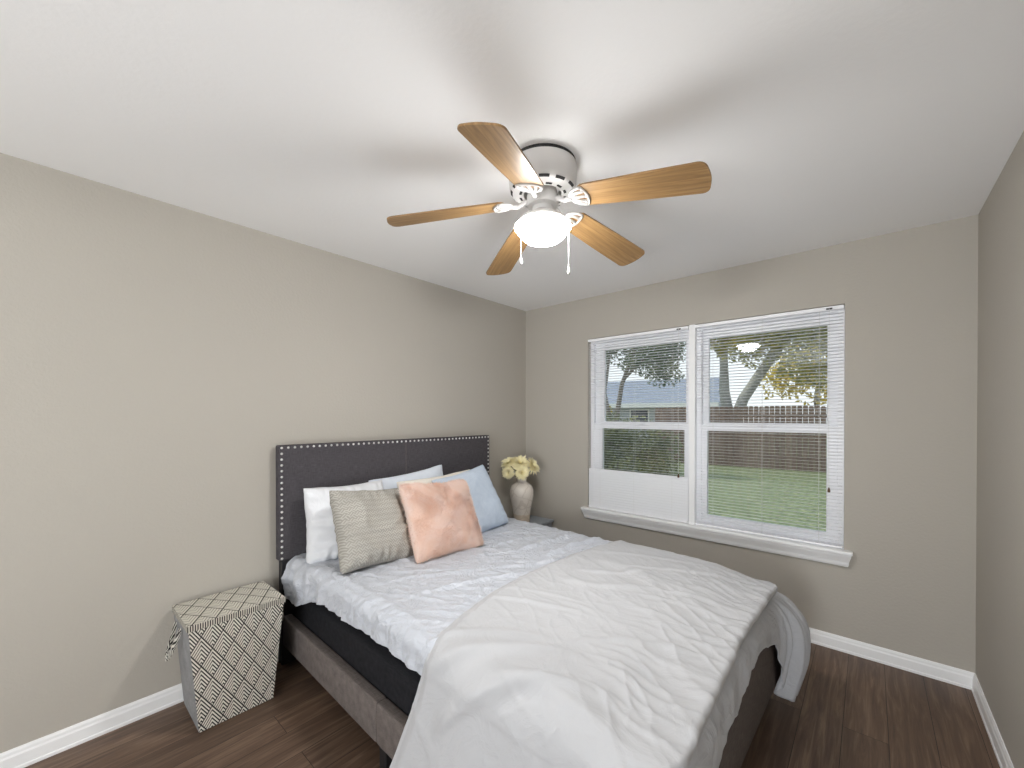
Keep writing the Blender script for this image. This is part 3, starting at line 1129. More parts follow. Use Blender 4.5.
# ---- pillows
def pillow(name, label, mat, c, yaw, tilt, roll, w, h, d, wr=0.006, seed=0, n=56, group=None, fur=False, piping=None, flat_edge=0.0, sag=0.0):
    """stuffed cushion: local x across, z up the cushion, y its depth; pinched seams and dog-eared corners"""
    root = MB()
    rnd = random.Random(seed)
    fronts = []
    uvs = []
    for sgn in (1, -1):
        P, U = [], []
        for i in range(n):
            a = -1 + 2 * i / (n - 1)
            row, ur = [], []
            for j in range(n):
                b = -1 + 2 * j / (n - 1)
                # sides pulled in between the corners
                px = a * w / 2 * (1 - 0.085 * (1 - b * b) * abs(a) + 0.012 * nz(b * 3 + seed, sgn * 0.0, a * 2))
                pz = b * h / 2 * (1 - 0.085 * (1 - a * a) * abs(b) + 0.016 * nz(a * 3 + seed, 4.0, b * 2))
                cpull = (abs(a) * abs(b)) ** 6
                px *= 1 - 0.035 * cpull; pz *= 1 - 0.035 * cpull
                ea, eb = 1 - abs(a) ** 2.8, 1 - abs(b) ** 2.8
                th = d / 2 * (max(0, ea) * max(0, eb)) ** 0.46
                th *= 1 - 0.10 * b                       # heavier below
                x, y, z = px, 0.0, pz
                wn = nz(px * 7 + seed, pz * 7, sgn * 3.0) * wr * 0.9
                wn += max(0, ridged(px * 5 + seed * 1.7, pz * 9, sgn * 2.0)) ** 2 * wr * 0.8
                # puckers from the seams
                edge = min(1 - abs(a), 1 - abs(b))
                pk = (1 - sm(0.0, 0.45, edge)) * sm(0.0, 0.08, edge)
                along = pz if abs(a) > abs(b) else px
                wn += pk * wr * 0.9 * math.sin(along * 95 + 4 * nz(along * 9, seed))
                th = th + wn * (max(0, ea) * max(0, eb)) ** 0.5
                y = -sgn * th + sag * (b * b - 0.3) * 0.5
                row.append(Vector((x, y, z))); ur.append((px, pz))
            P.append(row); U.append(ur)
        root.grid(P, U, flip=(sgn < 0))
    bmesh.ops.remove_doubles(root.b, verts=root.b.verts[:], dist=1e-5)
    if fur:
        # short strands standing off the cloth
        root.b.faces.ensure_lookup_table()
        root.b.normal_update()
        fs = [(f.calc_center_median(), f.normal.copy(), [v.co.copy() for v in f.verts], f.normal.y) for f in root.b.faces]
        for (cc, nn, vv, ny) in fs:
            for q in range(5 if ny < 0.35 else 1):
                r1_, r2_ = rnd.random(), rnd.random()
                p = vv[0].lerp(vv[1], r1_).lerp(vv[3].lerp(vv[2], r1_), r2_) if len(vv) == 4 else cc
                swirl = Vector((nz(p.x * 9, p.z * 9, 1.0), 0, nz(p.x * 9, p.z * 9, 4.0) - 0.35))
                dr = (nn * 0.55 + swirl * 1.1 + Vector((rnd.gauss(0, .25), 0, rnd.gauss(0, .25)))).normalized()
                ln = 0.011 + 0.008 * rnd.random()
                sd = dr.cross(nn)
                if sd.length < 1e-4:
                    continue
                sd = sd.normalized() * 0.0011
                a_ = root.b.verts.new(p - sd); b_ = root.b.verts.new(p + sd); c_ = root.b.verts.new(p + dr * ln)
                root.b.faces.new((a_, b_, c_))
    o = root.build(name, mat, None, smooth=True, recalc=False)
    Bm = Matrix.Translation(BO) @ Matrix.Rotation(TH, 4, 'Z')
    # local cushion front (-y) should look along +u: rotate +90 about Z first
    R = Matrix.Rotation(yaw, 4, 'Z') @ Matrix.Rotation(math.radians(90), 4, 'Z') @ Matrix.Rotation(-tilt, 4, 'X') @ Matrix.Rotation(roll, 4, 'Y')
    o.matrix_world = Bm @ Matrix.Translation(c) @ R
    tag(o, label, 'pillow', group)
    return o


rad = math.radians
PG = 'pillows at the head of the bed'
pillow('bed_pillow', 'plain white pillow at the hamper end, upright against headboard', M['pillow_white'], (0.135, -0.485, 0.785), 0, rad(9), rad(1), 0.50, 0.45, 0.20, 0.018, 1, group=PG)
pillow('bed_pillow', 'pale blue pillow standing highest against the headboard', M['pillow_paleblue'], (0.085, -0.005, 0.815), 0, rad(5), rad(-5), 0.61, 0.43, 0.12, 0.007, 2, group=PG)
pillow('bed_pillow', 'cream pillow peeking out between the pink and blue cushions', M['pillow_cream'], (0.215, 0.15, 0.795), 0, rad(14), rad(-2), 0.66, 0.42, 0.10, 0.008, 3, group=PG)
pillow('throw_pillow', 'light blue linen throw pillow on the window side', M['pillow_blue'], (0.335, 0.325, 0.795), rad(-4), rad(27), rad(-9), 0.50, 0.49, 0.17, 0.007, 4, group=PG)
pillow('throw_pillow', 'grey patterned throw pillow on the hamper side', M['fret'], (0.40, -0.465, 0.795), rad(8), rad(27), rad(7), 0.46, 0.45, 0.18, 0.018, 5, group=PG)
pk = pillow('throw_pillow', 'pink furry throw pillow in front of the others', M['fur'], (0.52, -0.075, 0.795), rad(2), rad(28), rad(4), 0.51, 0.47, 0.18, 0.005, 6, n=84, group=PG, fur=True)
m = MB()
P = [[(x, -0.03 - 0.035 * q, -0.214 - 0.004 * q) for q in (0, 0.5, 1.0)] for x in (0.165, 0.20, 0.235)]
m.grid(P)
tg = m.build('care_label', M['label'], pk)
tag(tg, 'small white care label')

# ------------------------------------------------------------------ laundry hamper
def hamper():
    root = thing('laundry_hamper', 'diamond-patterned black and cream laundry hamper standing between wall and bed', 'laundry basket', (0.19, -2.548, 0))
    # corner columns: bottom and top outlines (x, y)
    bx0, bx1, by0, by1 = -0.150, 0.140, -0.150, 0.150
    tx0, tx1, ty0, ty1 = -0.150, 0.152, -0.190, 0.198
    hz = 0.482

    def corner(f, k):
        x0, x1, y0, y1 = (bx0 + (tx0 - bx0) * f, bx1 + (tx1 - bx1) * f, by0 + (ty0 - by0) * f, by1 + (ty1 - by1) * f)
        return [(x0, y0), (x1, y0), (x1, y1), (x0, y1)][k]
    n = 14
    m = MB()
    lay = m.b.loops.layers.uv.verify()
    ring = []
    for i in range(n + 1):
        f = i / n
        row = []
        for k in range(4):
            pa, pb = corner(f, k), corner(f, (k + 1) % 4)
            for j in range(n):
                g = j / n
                b_ = 0.007 * math.sin(PI * g) * math.sin(PI * f)
                ox, oy = ((0, -1), (1, 0), (0, 1), (-1, 0))[k]
                row.append(m.b.verts.new((pa[0] + (pb[0] - pa[0]) * g + ox * b_, pa[1] + (pb[1] - pa[1]) * g + oy * b_, 0.004 + hz * f)))
        ring.append(row)
    N = 4 * n
    for i in range(n):
        for j in range(N):
            fc = m.b.faces.new((ring[i][j], ring[i][(j + 1) % N], ring[i + 1][(j + 1) % N], ring[i + 1][j]))
            side = j // n
            fc.material_index = 1 if side in (0, 2) else 0
            for lp in fc.loops:
                lp[lay].uv = (lp.vert.co.y + 0.02, lp.vert.co.z + 0.03)
    fc = m.b.faces.new(ring[0][::-1]); fc.material_index = 1
    body = m.build('body', [M['hamper'], M['hamper_side']], root, smooth=True, auto=40)
    # lid
    m = MB()
    lx0, lx1, ly0, ly1 = tx0 - 0.004, tx1 + 0.004, ty0 - 0.004, ty1 + 0.004
    z1, z0 = hz + 0.014, hz - 0.012
    P, U = [], []
    for i in range(9):
        x = lx0 + (lx1 - lx0) * i / 8
        P.append([(x, ly0 + (ly1 - ly0) * j / 8, z1 + 0.003 * math.sin(PI * i / 8) * math.sin(PI * j / 8)) for j in range(9)])
        U.append([(ly0 + (ly1 - ly0) * j / 8, x) for j in range(9)])
    m.grid(P, U)
    m.build('lid', M['hamper_lid'], root)
    m = MB()
    lay = m.b.loops.layers.uv.verify()
    cs_ = [(lx0, ly0), (lx1, ly0), (lx1, ly1), (lx0, ly1)]
    d = 0
    for k in range(4):
        a, b = cs_[k], cs_[(k + 1) % 4]
        L = math.hypot(b[0] - a[0], b[1] - a[1])
        q = [(a[0], a[1], z0), (b[0], b[1], z0), (b[0], b[1], z1), (a[0], a[1], z1)]
        f = m.b.faces.new([m.b.verts.new(p) for p in q])
        for lp, uv in zip(f.loops, ((d, 0), (d + L, 0), (d + L, z1 - z0), (d, z1 - z0))):
            lp[lay].uv = uv
        d += L
    m.build('lid_binding', M['binding'], root)
    # cloth strap handles at both ends
    for sy in (-1, 1):
        m = MB()
        yb = (ty0 - 0.008) if sy < 0 else (ty1 + 0.008)
        P, U = [], []
        for i in range(15):
            f = i / 14
            x = -0.045 + 0.09 * f
            z = 0.445 - 0.125 * math.sin(PI * f) ** 0.8
            y = yb + sy * 0.040 * math.sin(PI * f)
            P.append([(x, y - sy * 0.004, z - 0.011), (x, y + sy * 0.004, z - 0.012), (x, y + sy * 0.006, z + 0.012), (x, y - sy * 0.003, z + 0.013), (x, y - sy * 0.004, z - 0.011)])
            U.append([(f * 0.15, q * 0.02) for q in range(5)])
        m.grid(P, U)
        m.build('handle', M['hamper'], root, smooth=True, auto=50)


def lid_mat():
    t = NT('hamper_lid_cloth')
    uv = t.xyz(t.coord('UV'))
    x = t.math('DIVIDE', uv[0], 0.088); z = t.math('DIVIDE', uv[1], 0.15)
    a = t.math('FRACT', t.math('ADD', x, z)); b = t.math('FRACT', t.math('SUBTRACT', x, z))
    right = t.math('GREATER_THAN', t.math('ADD', a, b), 1.0)
    la = t.math('GREATER_THAN', t.math('FRACT', t.math('MULTIPLY', a, 6.0)), 0.72)
    lb = t.math('GREATER_THAN', t.math('FRACT', t.math('MULTIPLY', b, 6.0)), 0.76)
    st = t.math('ADD', t.math('MULTIPLY', right, la), t.math('MULTIPLY', t.math('SUBTRACT', 1.0, right), lb))
    ea = t.math('LESS_THAN', t.math('MINIMUM', a, t.math('SUBTRACT', 1.0, a)), 0.03)
    eb = t.math('LESS_THAN', t.math('MINIMUM', b, t.math('SUBTRACT', 1.0, b)), 0.03)
    k = t.math('MINIMUM', t.math('ADD', t.math('MULTIPLY', st, 0.7), t.math('ADD', ea, eb)), 1.0)
    c = t.mix(k, hexc(208, 204, 192), hexc(52, 48, 46))
    return t.bsdf(c, 0.85, spec=0.15)


def binding_mat():
    t = NT('hamper_dotted_binding')
    uv = t.xyz(t.coord('UV'))
    k = t.math('GREATER_THAN', t.math('FRACT', t.math('DIVIDE', uv[0], 0.009)), 0.5)
    c = t.mix(k, hexc(210, 206, 194), hexc(44, 42, 42))
    return t.bsdf(c, 0.85, spec=0.15)


M['hamper_lid'] = lid_mat()
M['binding'] = binding_mat()
hamper()

# ------------------------------------------------------------------ nightstand, vase, flowers
M['stand'] = plain('grey_painted_wood', hexc(150, 156, 164), 0.5, var=0.05)
M['stand_dark'] = plain('dark_cubby', hexc(58, 62, 70), 0.6)
ns = thing('nightstand', 'small grey painted nightstand in the corner behind the bed', 'nightstand', (0.19, -0.29, 0))
m = MB(); m.box((-0.17, -0.235, 0.423), (0.172, 0.262, 0.445), 0.004); m.build('table_top', M['stand'], ns)
m = MB()
m.box((-0.155, -0.225, 0.10), (0.155, -0.207, 0.423)); m.box((-0.155, 0.232, 0.10), (0.155, 0.250, 0.423))
m.box((-0.155, -0.207, 0.10), (-0.140, 0.232, 0.423)); m.box((-0.140, -0.207, 0.10), (0.155, 0.232, 0.118))
m.box((-0.140, -0.207, 0.255), (0.150, 0.232, 0.270))
m.build('carcass', M['stand'], ns)
m = MB(); m.box((0.140, -0.204, 0.274), (0.158, 0.229, 0.413), 0.003)
dw = m.build('drawer', M['stand'], ns)
m = MB(); m.lathe([(0, 0.024), (0.010, 0.022), (0.012, 0.014), (0.005, 0.008), (0.005, 0.0)], 16, mat=Matrix.Translation((0.158, 0.012, 0.344)) @ Matrix.Rotation(PI / 2, 4, 'Y'))
m.build('knob', M['chrome'], dw, smooth=True)
for x in (-0.15, 0.12):
    for y in (-0.22, 0.215):
        m = MB(); m.box((x, y, 0), (x + 0.03, y + 0.03, 0.102)); m.build('leg', M['stand'], ns)


def vase_mat():
    t = NT('marbled_ceramic')
    v = t.coord('Object')
    n = t.n('ShaderNodeTexVoronoi', feature='DISTANCE_TO_EDGE')
    w = t.noise(v, 12, 3)
    mv = t.n('ShaderNodeVectorMath', operation='ADD')
    t.put(mv.inputs[0], v)
    cb = t.n('ShaderNodeCombineXYZ'); t.put(cb.inputs[0], t.math('MULTIPLY', w, 0.06)); t.put(cb.inputs[2], t.math('MULTIPLY', w, 0.05))
    t.put(mv.inputs[1], cb.outputs[0])
    t.put(n.inputs['Vector'], mv.outputs[0])
    n.inputs['Scale'].default_value = 9
    k = t.math('LESS_THAN', n.outputs['Distance'], 0.035)
    z = t.xyz(v)[2]
    base = t.mix(t.math('LESS_THAN', t.math('ADD', z, t.math('MULTIPLY', w, 0.04)), 0.115), hexc(226, 218, 208), hexc(216, 200, 180))
    c = t.mix(t.math('MULTIPLY', k, 0.28), base, hexc(166, 152, 138))
    return t.bsdf(c, 0.14, spec=0.6)


vase = thing('vase', 'cream marbled ceramic vase standing on the corner nightstand', 'vase', (0.235, -0.345, 0.445))
m = MB()
vp = [(0.0, 0.0), (0.062, 0.0), (0.066, 0.006), (0.068, 0.06), (0.076, 0.13), (0.089, 0.20), (0.098, 0.265), (0.096, 0.312), (0.080, 0.348), (0.050, 0.370),
      (0.040, 0.380), (0.039, 0.398), (0.043, 0.412), (0.039, 0.412), (0.034, 0.396), (0.03, 0.36), (0.05, 0.32), (0.05, 0.06), (0.0, 0.05)]
vp = [(r_ * 1.08, z_) for r_, z_ in vp]
m.lathe(vp, 40)
m.build('body', vase_mat(), vase, smooth=True, auto=60)

M['petal'] = plain('pale_yellow_petal', hexc(242, 234, 192), 0.7, var=0.12, scale=40)
M['petal2'] = plain('cream_petal', hexc(240, 231, 186), 0.7, var=0.12, scale=40)
M['leaf'] = plain('dark_green_leaf', hexc(58, 66, 40), 0.6, var=0.25, scale=30)
M['stem'] = plain('green_stem', hexc(82, 92, 52), 0.6)


def flower(head, size, tilt, label, seed):
    rnd = random.Random(seed)
    size_ = size * 1.18
    base = Vector((0.235, -0.345, 0.852))
    root = thing('chrysanthemum', label, 'flower', base, 0, 'flowers in the vase')
    hp = Vector(head) - base
    m = MB(); m.tube([(hp.x * 0.05, hp.y * 0.05, -0.20), (hp.x * .1, hp.y * .1, 0.0), hp * 0.6, hp], 0.003, 6)
    m.build('stem', M['stem'], root)
    ax = Vector(tilt).normalized()
    Q = ax.to_track_quat('Z', 'X').to_matrix()
    m = MB()
    for ring, (nn, ln, lift) in enumerate(((7, 0.30, 76), (11, 0.52, 58), (16, 0.76, 40), (21, 0.93, 20), (23, 1.0, 0), (19, 0.95, -26))):
        for k in range(nn):
            a = 2 * PI * (k + 0.5 * (ring % 2)) / nn + rnd.uniform(-.1, .1)
            L = size_ * ln * rnd.uniform(0.85, 1.1)
            e = math.radians(lift + rnd.uniform(-9, 9))
            wd = size * 0.135
            P = []
            for q in range(5):
                f = q / 4
                r = L * f * math.cos(e) + 0.004
                z = L * f * math.sin(e) + 0.16 * L * math.sin(PI * f * 0.9) * (1 if ring > 1 else -0.3)
                hw_ = wd * (math.sin(PI * (0.12 + 0.80 * f)) ** 0.7)
                row = []
                for s_ in (-1, 0, 1):
                    lp = Vector((r * math.cos(a) - s_ * hw_ * math.sin(a), r * math.sin(a) + s_ * hw_ * math.cos(a), z + (0.0 if s_ == 0 else 0.25 * hw_)))
                    row.append(hp + Q @ lp)
                P.append(row)
            m.grid(P)
    m.build('petals', M['petal'] if seed % 2 else M['petal2'], root, smooth=True, recalc=False)
    m = MB()
    for k in range(5):
        a = rnd.uniform(0, 2 * PI)
        d = Vector((math.cos(a), math.sin(a), rnd.uniform(-0.25, 0.25))).normalized()
        L = size * rnd.uniform(0.7, 1.0)
        sd = d.cross(Vector((0, 0, 1))).normalized()
        P = []
        for q in range(6):
            f = q / 5
            hw_ = 0.35 * L * math.sin(PI * (0.05 + 0.93 * f)) * (1 + 0.25 * math.sin(f * 18))
            c = hp * 0.62 + d * L * f + Vector((0, 0, 0.012 * math.sin(PI * f) - 0.02 * f))
            P.append([c - sd * hw_, c + Vector((0, 0, -0.004)), c + sd * hw_])
        m.grid(P)
    m.build('leaf', M['leaf'], root, smooth=True, recalc=False)


flower((0.180, -0.450, 0.985), 0.066, (-0.1, -0.5, 0.8), 'pale yellow chrysanthemum, uppermost on the headboard side of the vase', 1)
flower((0.240, -0.370, 0.985), 0.070, (0.5, -0.4, 0.75), 'pale yellow chrysanthemum in the middle of the bunch', 2)
flower((0.295, -0.275, 0.955), 0.068, (0.8, 0.1, 0.55), 'pale yellow chrysanthemum leaning to the window side of the bunch', 3)
flower((0.300, -0.420, 0.915), 0.052, (0.9, -0.6, 0.25), 'small pale yellow chrysanthemum low at the front of the bunch', 4)
flower((0.215, -0.500, 0.915), 0.046, (0.3, -0.9, 0.1), 'small pale yellow chrysanthemum drooping on the headboard side', 5)
flower((0.160, -0.330, 0.960), 0.056, (-0.6, 0.3, 0.6), 'pale yellow chrysanthemum at the back nearest the walls', 6)

# pull chains
for (px, py, hx, hy, z0, z1) in ((-0.070, -0.055, -0.040, -0.033, 2.231, 2.041), (0.086, 0.062, 0.040, 0.030, 2.206, 1.995)):
    chain(hx, hy, px, py, z0, z1, '')

# ------------------------------------------------------------------ garden beyond the window
GZ = -0.30


def lawn_mat():
    t = NT('lawn')
    v = t.coord('Object')
    a = t.noise(v, 0.9, 4)
    b = t.noise(t.coord('Object', scale=(1, 0.35, 1)), 14, 4, 0.7)
    c = t.ramp(b, [(0.3, hexc(84, 94, 68)), (0.5, hexc(128, 138, 98)), (0.75, hexc(176, 180, 136))])
    c = t.mix(t.math('MULTIPLY', a, 0.5), c, hexc(142, 144, 116))
    lf = t.n('ShaderNodeTexVoronoi'); t.put(lf.inputs['Vector'], v); lf.inputs['Scale'].default_value = 6
    k = t.math('LESS_THAN', lf.outputs['Distance'], 0.13)
    c = t.mix(t.math('MULTIPLY', k, 0.75), c, hexc(196, 186, 136))
    return t.bsdf(c, 0.95, normal=t.bump(b, 0.6, 0.03), spec=0.1)


m = MB(); m.box((-40, T + 0.02, GZ - 0.2), (30, 60, GZ))
struct(m.build('lawn', lawn_mat()), 'green lawn outside the window strewn with fallen leaves', 'lawn')


def fence_mat():
    t = NT('weathered_fence_board')
    oi = t.n('ShaderNodeObjectInfo')
    v = t.coord('Object', scale=(3, 3, 0.35))
    g = t.noise(v, 9, 5, 0.6)
    br = t.xyz(t.coord('Object'))[0]
    pl = t.n('ShaderNodeTexWhiteNoise', noise_dimensions='1D')
    t.put(pl.inputs['W'], t.math('FLOOR', t.math('DIVIDE', br, 0.145)))
    c = t.ramp(g, [(0.3, hexc(98, 82, 72)), (0.6, hexc(132, 114, 102)), (0.8, hexc(166, 148, 134))])
    c = t.mix(t.math('MULTIPLY', pl.outputs['Value'], 0.55), c, hexc(90, 76, 68))
    return t.bsdf(c, 0.9, spec=0.1)


def fence():
    root = thing('fence', 'brown weathered board fence along the far side of the lawn', 'fence', (0.0, 12.15, GZ), math.radians(4))
    m = MB()
    rnd = random.Random(3)
    for k in range(-24, 60):
        x = k * 0.145
        h_ = 2.0 + rnd.uniform(-0.02, 0.02)
        y = rnd.uniform(-0.006, 0.006)
        pts = [(x + 0.006, 0.0), (x + 0.139, 0.0), (x + 0.139, h_ - 0.03), (x + 0.112, h_), (x + 0.033, h_), (x + 0.006, h_ - 0.03)]
        m.prism(pts, -0.01 + y, 0.012 + y, Matrix.Rotation(PI / 2, 4, 'X'))
    m.build('boards', fence_mat(), root)
    for z in (0.35, 1.0, 1.65):
        m = MB(); m.box((-3.48, 0.012, z), (8.7, 0.05, z + 0.09)); m.build('rail', M['fence_rail'], root)
    for k in range(5):
        x = -3.4 + 2.6 * k
        m = MB(); m.box((x, 0.05, 0), (x + 0.09, 0.14, 1.95)); m.build('post', M['fence_rail'], root)


M['fence_rail'] = plain('weathered_rail', hexc(100, 84, 76), 0.9, var=0.15)
fence()


def leaf_mat(name, cols):
    t = NT(name)
    n = t.noise(t.coord('Object'), 1.6, 3, 0.6)
    n2 = t.noise(t.coord('Object'), 17, 2)
    k = t.math('MULTIPLY_ADD', n2, 0.6, t.math('MULTIPLY_ADD', n, 0.9, -0.25))
    c = t.ramp(k, list(zip((0.25, 0.5, 0.75), cols)))
    d = t.n('ShaderNodeBsdfPrincipled')
    t.put(d.inputs['Base Color'], c); d.inputs['Roughness'].default_value = 0.7; d.inputs['Specular IOR Level'].default_value = 0.2
    tl = t.n('ShaderNodeBsdfTranslucent'); t.put(tl.inputs[0], c)
    mx = t.n('ShaderNodeMixShader'); mx.inputs[0].default_value = 0.4
    t.put(mx.inputs[1], d.outputs[0]); t.put(mx.inputs[2], tl.outputs[0])
    t.put(t.out.inputs[0], mx.outputs[0])
    return t.m


M['bark'] = plain('grey_bark', hexc(158, 158, 152), 0.95, var=0.3, scale=12, bump=0.8, bscale=20)
M['bark_dark'] = plain('dark_bark', hexc(118, 112, 104), 0.95, var=0.3, scale=12, bump=0.8, bscale=20)
M['leaf_olive'] = leaf_mat('olive_leaves', (hexc(86, 98, 52), hexc(140, 142, 72), hexc(206, 190, 96)))
M['leaf_green'] = leaf_mat('green_leaves', (hexc(62, 84, 66), hexc(92, 112, 82), hexc(146, 156, 110)))
M['leaf_hedge'] = leaf_mat('hedge_leaves', (hexc(82, 92, 72), hexc(118, 126, 92), hexc(180, 180, 116)))
M['leaf_yellow'] = leaf_mat('yellow_leaves', (hexc(150, 140, 62), hexc(206, 184, 84), hexc(234, 214, 122)))


def leaves(m, blobs, n, size, rnd):
    tot = sum(b[1][0] * b[1][1] * b[1][2] for b in blobs)
    for (c, r) in blobs:
        k = int(n * r[0] * r[1] * r[2] / tot)
        for _ in range(k):
            while True:
                p = Vector((rnd.uniform(-1, 1), rnd.uniform(-1, 1), rnd.uniform(-1, 1)))
                if p.length < 1:
                    break
            p = p * (0.55 + 0.45 * p.length)
            q = Vector(c) + Vector((p.x * r[0], p.y * r[1], p.z * r[2]))
            a = Vector((rnd.gauss(0, 1), rnd.gauss(0, 1), rnd.gauss(0, 1))).normalized()
            b = a.orthogonal().normalized()
            s = size * rnd.uniform(0.6, 1.3)
            m.b.faces.new([m.b.verts.new(q + a * s), m.b.verts.new(q + b * s * 0.5), m.b.verts.new(q - a * s), m.b.verts.new(q - b * s * 0.5)])


def tree(name, label, cat, loc, limbs, blobs, n, size, bark, leafm, seed, group=None):
    rnd = random.Random(seed)
    root = thing(name, label, cat, loc, 0, group)
    m = MB()
    for pts, rads in limbs:
        m.tube(pts, rads, 10)
    m.build('trunk', bark, root, smooth=True)
    m = MB(); leaves(m, blobs, n, size, rnd)
    m.build('foliage', leafm, root, recalc=False)
    return root


# leaning tree behind the fence, in the right-hand window
tree('garden_tree', 'large leaning tree with olive and yellow leaves outside the right window', 'tree', (-1.25, 13.6, GZ),
     [([(0, 0, 0), (0.05, 0, 1.4), (0.35, 0, 2.3), (1.0, -0.2, 3.3), (1.9, -0.5, 4.6), (2.7, -0.6, 6.0)], [0.26, 0.21, 0.18, 0.16, 0.13, 0.08]),
      ([(0.0, 0, 1.0), (-0.3, 0.1, 2.6), (-0.35, 0.2, 4.2), (-0.2, 0.3, 6.0)], [0.20, 0.18, 0.15, 0.09]),
      ([(1.2, -0.2, 3.5), (1.4, -0.2, 4.6), (1.3, -0.1, 6.0)], [0.10, 0.08, 0.05]),
      ([(1.9, -0.5, 4.6), (3.0, -0.7, 5.0), (4.1, -0.8, 5.1)], [0.09, 0.07, 0.03]),
      ([(-0.3, 0.2, 3.8), (-1.0, 0.2, 4.8), (-1.6, 0.1, 5.6)], [0.10, 0.08, 0.04])],
     [((2.9, -0.9, 4.5), (1.9, 1.1, 1.5)), ((1.3, -0.6, 5.8), (2.0, 1.2, 1.0)), ((3.9, -0.7, 3.7), (1.3, 0.9, 1.0)), ((-0.3, -0.2, 5.4), (1.5, 1.1, 1.2)),
      ((2.4, -0.8, 3.1), (1.0, 0.6, 0.5)), ((0.4, -0.6, 4.6), (1.2, 0.6, 1.1)), ((1.5, -0.8, 4.7), (1.1, 0.6, 0.8)), ((0.9, -0.8, 4.0), (1.0, 0.5, 0.7)), ((4.6, -0.5, 5.4), (1.6, 1.0, 1.6)), ((3.3, -1.0, 2.7), (0.8, 0.5, 0.4))],
     20500, 0.080, M['bark'], M['leaf_olive'], 11)
# multi-stemmed tree in the left-hand window
tree('garden_tree', 'slim multi-stemmed green tree outside the left window', 'tree', (-5.95, 13.2, GZ),
     [([(0, 0, 0), (-0.1, 0, 1.7), (-0.35, 0, 2.8), (-0.75, 0.1, 4.3), (-1.0, 0.1, 5.6)], [0.13, 0.11, 0.095, 0.07, 0.03]),
      ([(0.1, 0, 0), (0.25, 0.1, 1.8), (0.45, 0.1, 3.0), (1.0, 0.1, 4.4), (1.4, 0.2, 5.8)], [0.13, 0.11, 0.09, 0.07, 0.03]),
      ([(0.6, 0.1, 3.3), (1.3, 0, 3.9), (2.2, -0.1, 4.4)], [0.07, 0.06, 0.02]),
      ([(-0.3, 0, 2.7), (-0.2, 0.1, 3.8), (0.0, 0.1, 5.3)], [0.07, 0.06, 0.02])],
     [((1.9, 0, 4.1), (1.2, 0.9, 0.9)), ((0.6, 0.1, 5.0), (1.7, 0.9, 0.8)), ((-1.0, 0.1, 4.5), (1.2, 0.9, 0.8)), ((2.3, 0, 3.3), (0.8, 0.5, 0.5)), ((-1.3, 0, 3.6), (0.6, 0.4, 0.3)), ((2.5, 0.2, 4.7), (0.8, 0.7, 1.1)), ((0.9, 0, 3.9), (0.7, 0.5, 0.4))],
     6200, 0.075, M['bark_dark'], M['leaf_green'], 12)
# hedge below it
tree('hedge', 'dense dark green hedge on the lawn outside the left window', 'hedge', (-3.3, 8.6, GZ),
     [([(0, 0, 0), (0, 0, 0.8)], [0.05, 0.03])],
     [((-1.4, 0, 0.85), (0.9, 0.6, 0.85)), ((-0.4, 0, 0.95), (0.9, 0.6, 0.90)), ((0.6, 0, 0.85), (0.9, 0.6, 0.85)), ((1.35, 0.1, 0.7), (0.6, 0.5, 0.7)), ((0, 0, 0.35), (1.9, 0.6, 0.4))],
     6800, 0.06, M['bark_dark'], M['leaf_hedge'], 13)
tree('garden_tree', 'small yellow tree behind the hedge, left of the slim tree', 'tree', (-8.3, 15.5, GZ),
     [([(0, 0, 0), (0, 0, 1.4), (0.1, 0, 2.6)], [0.10, 0.08, 0.04])],
     [((0, 0, 2.3), (0.9, 0.8, 0.9)), ((0.5, 0, 1.9), (0.7, 0.6, 0.6)), ((-0.5, 0, 3.0), (0.8, 0.6, 0.7))], 1300, 0.09, M['bark'], M['leaf_yellow'], 14)
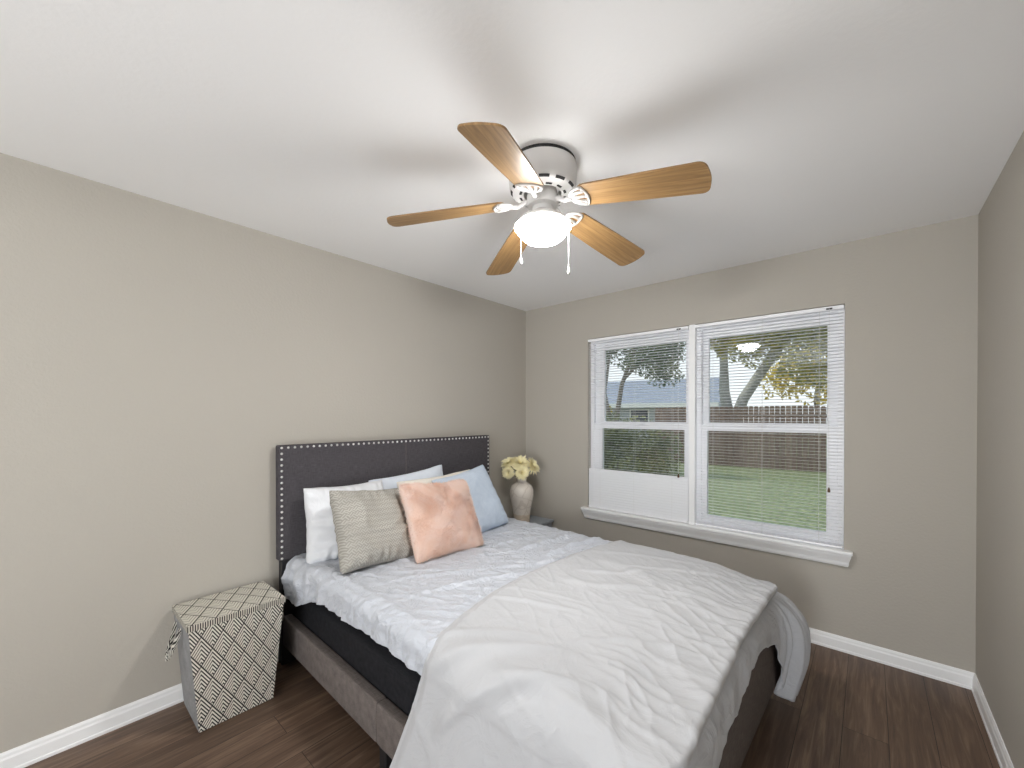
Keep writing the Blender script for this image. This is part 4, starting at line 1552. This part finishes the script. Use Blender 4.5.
tree('garden_tree', 'tall pale yellow tree far behind the fence on the right', 'tree', (0.6, 22.0, GZ),
     [([(0, 0, 0), (0, 0, 2.4), (0.1, 0, 4.0)], [0.18, 0.14, 0.06])],
     [((0, 0, 4.0), (2.2, 1.5, 1.8)), ((2.0, 0, 3.3), (1.6, 1.2, 1.2)), ((-1.5, 0, 3.4), (1.2, 1.0, 1.0)), ((3.4, 0, 4.2), (1.8, 1.2, 1.6))], 2600, 0.14, M['bark'], M['leaf_yellow'], 15)

# neighbouring house
M['siding'] = plain('blue_grey_siding', hexc(176, 180, 186), 0.8, var=0.06)
M['house_white'] = plain('house_white_trim', hexc(232, 232, 230), 0.7)
M['shingle'] = plain('grey_shingle_roof', hexc(150, 156, 168), 0.9, var=0.15, scale=14)
M['house_glass'] = plain('dark_house_window', hexc(60, 70, 84), 0.2)


def house(loc, rot, L, D, h_, rise, label):
    root = thing('house', label, 'house', loc, rot)
    m = MB(); m.box((-L / 2, -D / 2, 0), (L / 2, D / 2, h_))
    for sx in (-1, 1):
        a = [m.b.verts.new((sx * L / 2, -D / 2, h_)), m.b.verts.new((sx * L / 2, D / 2, h_)), m.b.verts.new((sx * L / 2, 0, h_ + rise))]
        m.b.faces.new(a)
    m.build('walls', M['siding'], root)
    m = MB()
    k = (D / 2 + 0.5) / (D / 2)
    for sy in (-1, 1):
        P = [[(x, sy * (D / 2 + 0.5), h_ + rise - rise * k + dz), (x, 0, h_ + rise + dz)] for x in (-L / 2 - 0.4, L / 2 + 0.4) for dz in (0,)]
        m.grid(P)
    ro = m.build('roof', M['shingle'], root)
    md = ro.modifiers.new('thick', 'SOLIDIFY'); md.thickness = 0.12
    m = MB(); m.box((-L / 2 - 0.4, -D / 2 - 0.56, h_ + rise - rise * k - 0.16), (L / 2 + 0.4, -D / 2 - 0.50, h_ + rise - rise * k + 0.08))
    m.build('fascia', M['house_white'], root)
    for x in (-L * 0.28, L * 0.05, L * 0.33):
        m = MB(); ring_frame(m, x - 0.6, x + 0.6, 0.9, 2.1, -D / 2 - 0.04, -D / 2 + 0.02, 0.08, 0.08, 0.08, 0.08, 0)
        f = m.build('window', M['house_white'], root)
        m = MB(); m.box((x - 0.55, -D / 2 - 0.02, 0.95), (x + 0.55, -D / 2 + 0.01, 2.05)); m.build('pane', M['house_glass'], f)


house((-9.0, 24.0, GZ), math.radians(8), 9.0, 6.0, 2.6, 1.5, 'grey-blue house with a white fascia beyond the fence')
